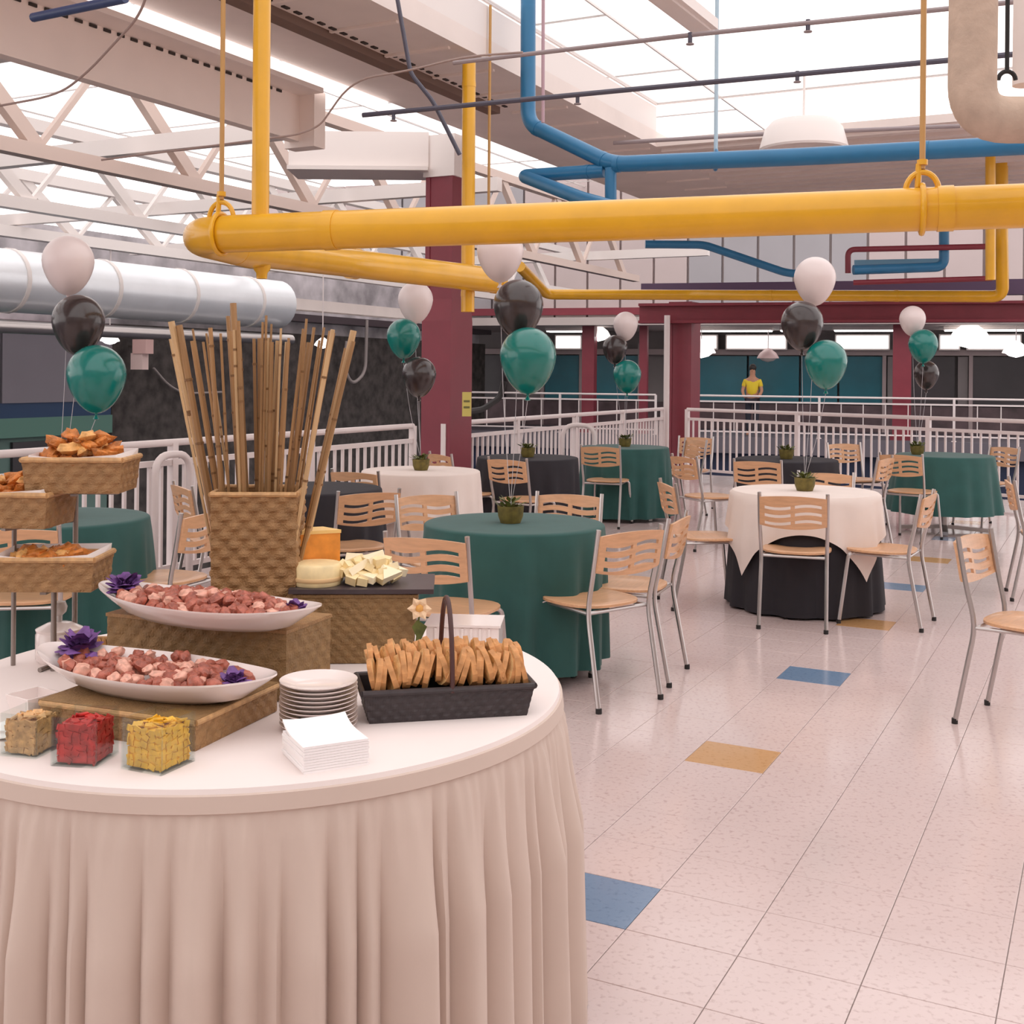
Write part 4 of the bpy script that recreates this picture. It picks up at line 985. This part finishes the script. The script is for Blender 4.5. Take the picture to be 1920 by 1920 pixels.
# purple garnish
def garnish(p, r, lab, seed, n=44):
    t = thing('purple_garnish', lab, 'flower', p, 0, group='purple garnish on platters'); rnd = random.Random(seed)
    MB().blob((0, 0, 0.0), r * .35, 8, 6, .2).build('heart', M_purple, t, True)
    pm = []
    for k in range(n):
        a = rnd.uniform(0, 6.28); el = rnd.uniform(.0, 1.3); ln = r * rnd.uniform(.45, .95)
        d = Vector((math.cos(a) * math.cos(el), math.sin(a) * math.cos(el), math.sin(el))); sd = Vector((-math.sin(a), math.cos(a), 0)) * ln * .5; up = d.cross(sd).normalized() * -ln * .12
        b = d * r * .2
        MB().add([b, b + d * ln * .5 + sd, b + d * ln + sd * .3 + up, b + d * ln - sd * .3 + up, b + d * ln * .5 - sd, b + d * ln * .55 + up * -1.2], [(0, 1, 5), (1, 2, 5), (2, 3, 5), (3, 4, 5), (4, 0, 5)]).build('petal', M_purple, t)
def along(c, rz, x, y, z): return Vector(c) + Matrix.Rotation(rz, 3, 'Z') @ Vector((x, y, z))
garnish(along(pc1, pz1, -.24, .03, .045), .058, 'purple leafy garnish at the left end of the front platter', 1)
garnish(along(pc1, pz1, .225, -.01, .04), .035, 'purple leafy garnish at the right end of the front platter', 2)
garnish(along(pc2, pz2, -.25, .0, .045), .052, 'purple leafy garnish at the left end of the back platter', 3)
garnish(along(pc2, pz2, .25, .01, .04), .034, 'purple leafy garnish at the right end of the back platter', 4)
# bamboo vase
vc = Vector((W(486, 1000, 3.12).x, 3.12, BZ))
vz = thing('woven_vase', 'tall square woven vase holding bamboo sticks', 'vase', vc, math.radians(4))
woven(vz, .21, .20, .432, .024, M_wicker, M_wickrim, .04, .005, closed=False, thick=.012)
rnd = random.Random(21)
def stick(i, ax_, ay_, tx, ty, zt, r, m, lab='thin bamboo stick standing in the square woven vase', grp='bamboo sticks in the vase'):
    t = thing('bamboo_stick', lab, 'bamboo', vc + Vector((ax_, ay_, .02)), 0, group=grp)
    e = Vector((tx - ax_, ty - ay_, zt - .02))
    MB().tube([Vector((0, 0, 0)), e * .5, e], [r, r, r * .9], 7).build('cane', m, t, True)
    for k in range(2):
        f = rnd.uniform(.35, .95); d = e.normalized(); q = e * f
        MB().tube([q - d * .003, q + d * .003], r * 1.18, 7).build('node', M_node, t, True)
for i in range(46):
    u = -1 + 2 * (i + .5) / 46; v = rnd.uniform(-1, 1)
    u2 = u + rnd.uniform(-.08, .08)
    zt = rnd.uniform(.83, .91) - .02 * abs(u) 
    stick(i, u * .062, v * .06, u2 * .25 if i % 5 else u2 * .12, v * .12, zt, rnd.choice((.0035, .004, .005, .0065)), rnd.choice((M_bamboo, M_bamboo, M_bamboo2)))
for i, (u, zt) in enumerate(((-.90, .88), (-.82, .87), (.93, .86), (-.28, .93))):
    stick(i, u * .065, -.03 * (1 if i % 2 else -1), u * .265, 0.0, zt, .010, M_bamboo if i % 2 else M_bamboo2, ['thick bamboo cane leaning farthest left in the woven vase', 'second thick bamboo cane leaning left in the woven vase', 'thick bamboo cane leaning farthest right in the woven vase', 'tallest thick bamboo cane standing in the woven vase'][i], 'thick canes in the vase')
# cheese board on wicker box
cb = Vector((W(672, 1200, 3.12).x, 3.12, BZ))
cbx = thing('wicker_box', 'wicker box with sloping sides under the cheese board', 'box', cb, math.radians(3))
woven(cbx, .285, .20, .172, .016, M_wicker2, M_wickrim, .10, .0025, rim=False)
bdz = BZ + .1815
sb = thing('cheese_board', 'dark slate board on the wicker box carrying the cheese', 'board', (cb.x + .015, cb.y, bdz), math.radians(3))
MB().box((0, 0, .006), (.37, .235, .012)).build('slab', M_slate, sb)
# cheeses: wedge, wheel, cubes
wh = thing('round_cheese', 'pale round cheese wheel at the front left of the slate board', 'cheese', (cb.x - .105, cb.y - .045, bdz + .0125))
MB().lathe([(.0001, 0), (.062, 0), (.065, .006), (.065, .05), (.06, .056), (.0001, .056)], 28).build('wheel', M_cheese, wh, True)
MB().lathe([(.0665, .012), (.0675, .014), (.0675, .02), (.0665, .022)], 28).build('rind_band', mat('rind', (226, 190, 140), .5), wh, True)
wg = thing('cheese_wedge', 'tall orange cheese wedge behind the pale wheel', 'cheese', (cb.x - .125, cb.y + .055, bdz + .0125), .4)
MB().prism([(-.05, -.035), (.06, -.03), (.03, .045), (-.05, .04)], 0, .125).build('wedge', M_cheese2, wg); MB().prism([(-.052, -.037), (.062, -.032), (.031, .047), (-.052, .042)], .121, .13).build('rind', mat('wedge_rind', (246, 206, 130), .5), wg)
cube_me = MB().box((0, 0, 0), (.026, .022, .02)).mesh('cheese_cube'); cube_me.materials.append(M_cheese)
tri_me = MB().prism([(-.03, -.015), (.03, -.015), (.0, .028)], -.009, .009).mesh('cheese_slice'); tri_me.materials.append(mat('cream_cheese', (250, 236, 200), .5))
scatter((cb.x + .025, cb.y - .005, bdz + .014), 0, .085, .075, 58, .012, .05, [cube_me, tri_me, cube_me], 'cheese_piece', 'cut piece of pale cheese heaped on the slate board', 'cheese', 'cheese pieces on the slate board', 31, -1, 1, (.85, 1.25), .018)
# flower
ff = thing('cream_flower', 'cream flower with a leaf on the right side of the wicker box', 'flower', W(787, 1140, 3.0), 0)
MB().blob((0, 0, 0), .012, 8, 6, .1).build('heart', mat('flower_heart', (236, 178, 96), .6), ff, True)
for k in range(6):
    a = k * PI / 3; d = Vector((math.cos(a), -.35, math.sin(a))); sd = Vector((-math.sin(a), 0, math.cos(a))) * .012
    MB().add([(0, 0, 0), d * .016 + sd, d * .032, d * .016 - sd, d * .018 + Vector((0, -.006, 0))], [(0, 1, 4), (1, 2, 4), (2, 3, 4), (3, 0, 4)]).build('petal', mat('cream_petal', (246, 214, 176), .6), ff)
MB().tube([(0, 0, 0), (-.005, .005, -.06), (-.012, .01, -.12)], .003, 6).build('stem', M_leaf, ff)
MB().add([(-.006, 0, -.03), (.02, -.01, -.045), (.0, 0, -.09), (-.02, .005, -.05)], [(0, 1, 2, 3)]).build('leaf', M_leaf, ff)
# bread basket
ba, bb2 = TP(688, 1358), TP(992, 1341)
bd_ = Vector((bb2.x - ba.x, bb2.y - ba.y, 0)); bl = bd_.length; bd_.normalize(); bn_ = Vector((-bd_.y, bd_.x, 0)); brz = math.atan2(bd_.y, bd_.x)
bc = (ba + bb2) / 2 + bn_ * .075
M_bask = mat('dark_basket', (56, 48, 50), .5, var=.2, vscale=60)
bk = thing('bread_basket', 'dark woven loaf basket with a tall hoop handle, full of bread slices', 'basket', (bc.x, bc.y, BZ), brz)
woven(bk, bl * .97, .15, .066, .013, M_bask, M_bask, .09, .0018, closed=False, thick=.006)
hpts = [(0.005, .083 * math.cos(a) * (1 if abs(math.cos(a)) < .99 else 1), .06 + .19 * math.sin(a)) for a in [PI + PI * k / 20 * -1 for k in range(21)]]
MB().tube(hpts, .0055, 8).build('handle', mat('handle_brown', (74, 44, 42), .45), bk, True)
def slice_mesh(seed):
    rnd = random.Random(seed); pts = []
    for k in range(14):
        a = 2 * PI * k / 14; rx, rz = .030, .040; pts.append((rx * math.cos(a) * rnd.uniform(.92, 1.08), rz * math.sin(a) * rnd.uniform(.92, 1.08)))
    mb = MB(); th = .0055
    vs = [(x, -th, z) for x, z in pts] + [(x, th, z) for x, z in pts]; n = 14
    mb.add(vs, [tuple(range(n)), tuple(range(2 * n - 1, n - 1, -1))] + [((i + 1) % n, i, n + i, n + (i + 1) % n) for i in range(n)])
    me = mb.mesh('bread_slice'); me.materials.append(M_bread); me.materials.append(M_crust)
    for p in me.polygons[2:]: p.material_index = 1
    return me
slm = [slice_mesh(k) for k in range(4)]
rnd = random.Random(44)
for row in range(3):
    for k in range(27):
        x = -bl * .47 + bl * .95 * (k + .5) / 27 + rnd.uniform(-.004, .004); y = (row - 1) * .042
        p = along((bc.x, bc.y, BZ), brz, x, y, .080 + (.026 if row == 1 else .012) + .012 * math.cos(x / bl * PI) + rnd.uniform(-.006, .008) )
        o = mk('bread_slice', rnd.choice(slm), None, p); o.rotation_euler = (rnd.uniform(-.35, .35), rnd.uniform(-.3, .3), brz + PI / 2 + rnd.uniform(-.22, .22))
        s = rnd.uniform(.95, 1.1); o.scale = (s, s, s); tag(o, 'toasted bread slice packed upright in the dark loaf basket', 'bread', 'bread slices in the basket')
# white ribbed box behind bread
wb = thing('napkin_holder', 'white ribbed box standing behind the bread basket', 'box', (W(872, 1200, 3.12).x, 3.12, BZ), math.radians(-4))
MB().box((0, 0, .045), (.19, .13, .086)).build('body', M_china, wb)
for k in range(7): MB().box((-.07 + k * .0233, -.067, .045), (.006, .006, .08)).build('rib', M_china, wb)
MB().box((0, 0, .091), (.2, .14, .006)).build('lid', M_china, wb)
# plates
pcen = Vector((W(598, 1300, 2.47).x, 2.47, BZ))
pl_me = MB().lathe([(.0001, .003), (.045, .003), (.052, .005), (.078, .014), (.0815, .0155), (.081, .0135), (.06, .002), (.05, 0), (.0001, 0)], 36).mesh('plate', True); pl_me.materials.append(M_china)
for k in range(11):
    o = mk('plate', pl_me, None, pcen + Vector((R.uniform(-.0015, .0015), R.uniform(-.0015, .0015), k * .0088)))
    tag(o, 'top white plate of the stack beside the bread basket' if k == 10 else ('bottom white plate of the stack beside the bread basket' if k == 0 else 'white plate inside the stack beside the bread basket'), 'plate', 'stacked white plates')
# napkins
nA, nB = TP(568, 1452), TP(690, 1433); nd_ = Vector((nB.x - nA.x, nB.y - nA.y, 0)); nl = nd_.length; nd_.normalize(); nn_ = Vector((-nd_.y, nd_.x, 0)); nrz = math.atan2(nd_.y, nd_.x)
nc = (nA + nB) / 2 + nn_ * .065
def nap_mesh(curl):
    n = 8; mb = MB(); vs = []
    for s in (0, 1):
        for j in range(n + 1):
            for i in range(n + 1):
                x = (i / n - .5); y = (j / n - .5)
                vs.append((x * nl, y * .135, s * .0046 + curl * (max(0, y - .1) ** 2 * 1.2 + max(0, abs(x) - .3) * max(0, y) * .5)))
    N1 = (n + 1) * (n + 1); f = []
    for j in range(n):
        for i in range(n):
            a = j * (n + 1) + i; f.append((a, a + n + 1, a + n + 2, a + 1)); f.append((N1 + a, N1 + a + 1, N1 + a + n + 2, N1 + a + n + 1))
    for i in range(n):
        for (a, b) in ((i, i + 1), (n * (n + 1) + i + 1, n * (n + 1) + i), ((i + 1) * (n + 1), i * (n + 1)), (i * (n + 1) + n, (i + 1) * (n + 1) + n)):
            f.append((a, b, N1 + b, N1 + a))
    mb.add(vs, f); me = mb.mesh('napkin'); me.materials.append(M_paper); return me
nm0, nm1 = nap_mesh(0), nap_mesh(.07)
for k in range(10):
    o = mk('paper_napkin', nm1 if k == 9 else nm0, None, Vector((nc.x, nc.y, BZ + k * .0051)) + nd_ * R.uniform(-.002, .002), nrz + R.uniform(-.015, .015))
    tag(o, 'top white paper napkin with curling corners in front of the plates' if k == 9 else 'white paper napkin in the square stack in front of the plates', 'napkin', 'stacked paper napkins')
# condiment cubes
def cube_glass(px, py, s, rz, lab, m, flab, fcat, seed, fill=.8):
    p = TP(px, py); c = p + Matrix.Rotation(rz, 3, 'Z') @ Vector((s / 2, s / 2, 0)) if False else Vector((p.x, p.y, BZ))
    t = thing('glass_cube', lab, 'glass dish', c, rz, group='glass condiment cubes'); th = .004
    MB().box((0, 0, th / 2), (s, s, th)).build('base', M_glass, t)
    for (dx, dy, w, d) in ((0, -s / 2 + th / 2, s, th), (0, s / 2 - th / 2, s, th), (-s / 2 + th / 2, 0, th, s - 2 * th), (s / 2 - th / 2, 0, th, s - 2 * th)):
        MB().box((dx, dy, s / 2 + th / 2), (w, d, s - th)).build('wall', M_glass, t)
    rnd = random.Random(seed); mb = MB(); zf = s * fill; i = s - 2 * th - .003
    # packets packed inside, flat against the glass and loose on top
    core = i - .012; mb.box((0, 0, th + (zf - th) * .45), (core, core, (zf - th) * .9))
    for sd in range(4):
        Rz = Matrix.Rotation(sd * PI / 2, 3, 'Z')
        for gx in range(5):
            for gz in range(6):
                x = -i / 2 + .009 + (i - .018) * gx / 4 + rnd.uniform(-.002, .002); z = th + .007 + (zf - th - .010) * gz / 5 + rnd.uniform(-.002, .002)
                M = Rz @ Matrix.Rotation(rnd.uniform(-.12, .12), 3, 'X') @ Matrix.Rotation(rnd.uniform(-.5, .5), 3, 'Y')
                mb.box(Rz @ Vector((x, -i / 2 + .0045 + rnd.uniform(0, .001), z)), (.015, .0025, .011), M=M)
    for k in range(42):
        e = i / 2 - .011; M = Matrix.Rotation(rnd.uniform(0, 6.28), 3, 'Z') @ Matrix.Rotation(rnd.uniform(-.6, .6), 3, 'X')
        mb.box((rnd.uniform(-e, e), rnd.uniform(-e, e), zf - .006 + rnd.uniform(0, .012)), (.018, .013, .003), M=M)
    o = mb.build('packet_filling', m, None, False, c, rz); tag(o, flab, fcat, kind='stuff')
cube_glass(58, 1408, .082, math.radians(-14), 'glass cube of tan packets, leftmost on the buffet', mat('tan_packet', (206, 160, 108), .4, var=.35, vscale=60), 'tan packets filling the leftmost glass cube', 'packets', 1)
cube_glass(160, 1424, .092, math.radians(-8), 'glass cube of red packets between the tan and yellow ones', mat('red_packet', (190, 46, 44), .35, var=.35, vscale=50), 'red packets filling the middle glass cube', 'packets', 2)
cube_glass(297, 1434, .096, math.radians(-24), 'glass cube of yellow packets, nearest the wicker riser corner', mat('yellow_packet', (232, 176, 40), .35, var=.2, vscale=50), 'yellow packets filling the rightmost glass cube', 'packets', 3)
# tiered basket stand
M_pole = mat('stand_metal', (150, 140, 134), .35, .7)
SY = 2.97
st = thing('basket_stand', 'tiered metal stand holding three woven snack baskets at the left', 'stand', (W(115, 1200, SY).x, SY, BZ), 0)
def tier(px, py, w, d, h): 
    p = W(px, py, SY); return p
tiers = [(160, 918, .225, .16, .082, 'top woven snack basket heaped with fried snacks'), (35, 980, .235, .16, .082, 'middle woven snack basket at the left edge'), (116, 1092, .235, .15, .078, 'lowest woven snack basket of the tiered stand')]
sx = st.location.x
MB().tube([(0, .09, 0), (0, .09, .58)], .007, 10).build('pole', M_pole, st, True)
MB().tube([(W(25, 1200, SY).x - sx, .0, 0), (W(25, 1200, SY).x - sx, .0, .36)], .006, 10).build('pole', M_pole, st, True)
MB().tube([(0.0, -.05, 0), (0.0, -.05, .215)], .007, 10).build('pole', M_pole, st, True)
mb = MB()
for k in range(3):
    a = k * 2.1 + .3; mb.tube([(0, .04, .006), (.13 * math.cos(a), .04 + .11 * math.sin(a), .006)], .006, 8)
mb.build('base', M_pole, st, True)
frm = []
for k in range(4):
    rnd_ = random.Random(60 + k); me = MB().blob((0, 0, 0), .021, 8, 6, .3, (1.3, .8, .6), rnd_).mesh('fried', True); me.materials.append(M_fried if k < 3 else M_fried2); frm.append(me)
for k, (px, py, w, d, h, lab) in enumerate(tiers):
    p = W(px, py, SY); dy = (-.02, -.03, -.06)[k]
    t = thing('snack_basket', lab, 'basket', (p.x, SY + dy, p.z), math.radians((3, -4, 2)[k]), group='woven snack baskets')
    woven(t, w, d, h, .019, M_wicker, M_wickrim, .07, .003, closed=False, thick=.008)
    MB().add([(-w * .5, -d * .5, h * .75), (w * .5, -d * .5, h * .75), (w * .5, d * .5, h * .75), (-w * .5, d * .5, h * .75), (-w * .46, -d * .54, h + .012), (-w * .1, -d * .55, h + .004), (w * .47, -d * .54, h + .014), (w * .52, d * .5, h + .02), (-w * .5, d * .52, h + .016)], [(0, 1, 2, 3), (0, 4, 5), (0, 5, 6, 1), (1, 6, 7, 2), (2, 7, 8, 3), (3, 8, 4, 0)]).build('paper_liner', M_paper, t)
    q = p.x - sx
    MB().bar((q - w * .4, dy, p.z - BZ - .006), (q + w * .4, dy, p.z - BZ - .006), .02, .006).build('shelf_arm', M_pole, st)
    MB().bar((q, dy - .06, p.z - BZ - .006), (0 if k != 1 else q + .1, .09, p.z - BZ - .006), .015, .006).build('shelf_arm', M_pole, st)
    scatter((p.x, SY + dy, p.z), 0, w * .40, d * .40, (34, 30, 26)[k], h * .85, (.075, .055, .03)[k], frm, 'fried_snack', 'golden fried snack piled in the %s woven basket' % ('top', 'middle', 'lowest')[k], 'snack', 'fried snacks in the %s basket' % ('top', 'middle', 'lowest')[k], 70 + k, -1, 1, (.8, 1.25), .022)
# small things at the left of the buffet
sbp = TP(85, 1222); sbp = Vector((W(85, 1200, 2.93).x, 3.02, BZ))
sg2 = thing('sugar_jar', 'white lidded jar with a round glass knob behind the front platter', 'jar', sbp)
MB().lathe([(.05, 0), (.058, .01), (.058, .07), (.054, .078), (.0001, .078)], 24).build('body', M_china, sg2, True)
MB().lathe([(.056, .078), (.058, .084), (.03, .098), (.0001, .102)], 24).build('lid', M_china, sg2, True)
MB().lathe([(.006, .10), (.006, .116), (.017, .126), (.02, .14), (.015, .152), (.0001, .156)], 18).build('knob', mat('frosted_knob', (196, 190, 186), .15), sg2, True)
wbk = thing('cracker_basket', 'small shallow wicker basket between the jar and the back riser', 'basket', (W(172, 1200, 3.0).x, 3.0, BZ), .1)
woven(wbk, .11, .09, .05, .014, M_wicker, M_wickrim, .15, .0022, closed=False, thick=.006)
cm = MB().lathe([(.0001, 0), (.02, 0), (.021, .003), (.0001, .004)], 12).mesh('cracker'); cm.materials.append(M_fried2)
for k in range(9):
    o = mk('cracker', cm, None, (wbk.location.x - .035 + k * .0085, 3.0 + R.uniform(-.01, .01), BZ + .045)); o.rotation_euler = (0, 1.2 + R.uniform(-.2, .2), .2)
    tag(o, 'round cracker standing in the small shallow wicker basket', 'cracker', 'crackers in the small basket')
bwl = thing('white_bowl', 'white square bowl left of the front platter', 'bowl', (W(55, 1300, 2.48).x, 2.50, BZ), .2)
MB().lathe([(.035, 0), (.04, .004), (.052, .045), (.056, .06), (.053, .06), (.045, .02), (.0001, .012)], 4).build('body', M_china, bwl)
cn = thing('crumpled_napkin', 'crumpled white napkin lying at the left edge of the buffet', 'napkin', (W(15, 1320, 2.4).x, 2.4, BZ + .012)); MB().blob((0, 0, 0), .045, 10, 7, .35, (1.1, .9, .26), random.Random(3)).build('cloth', M_paper, cn)
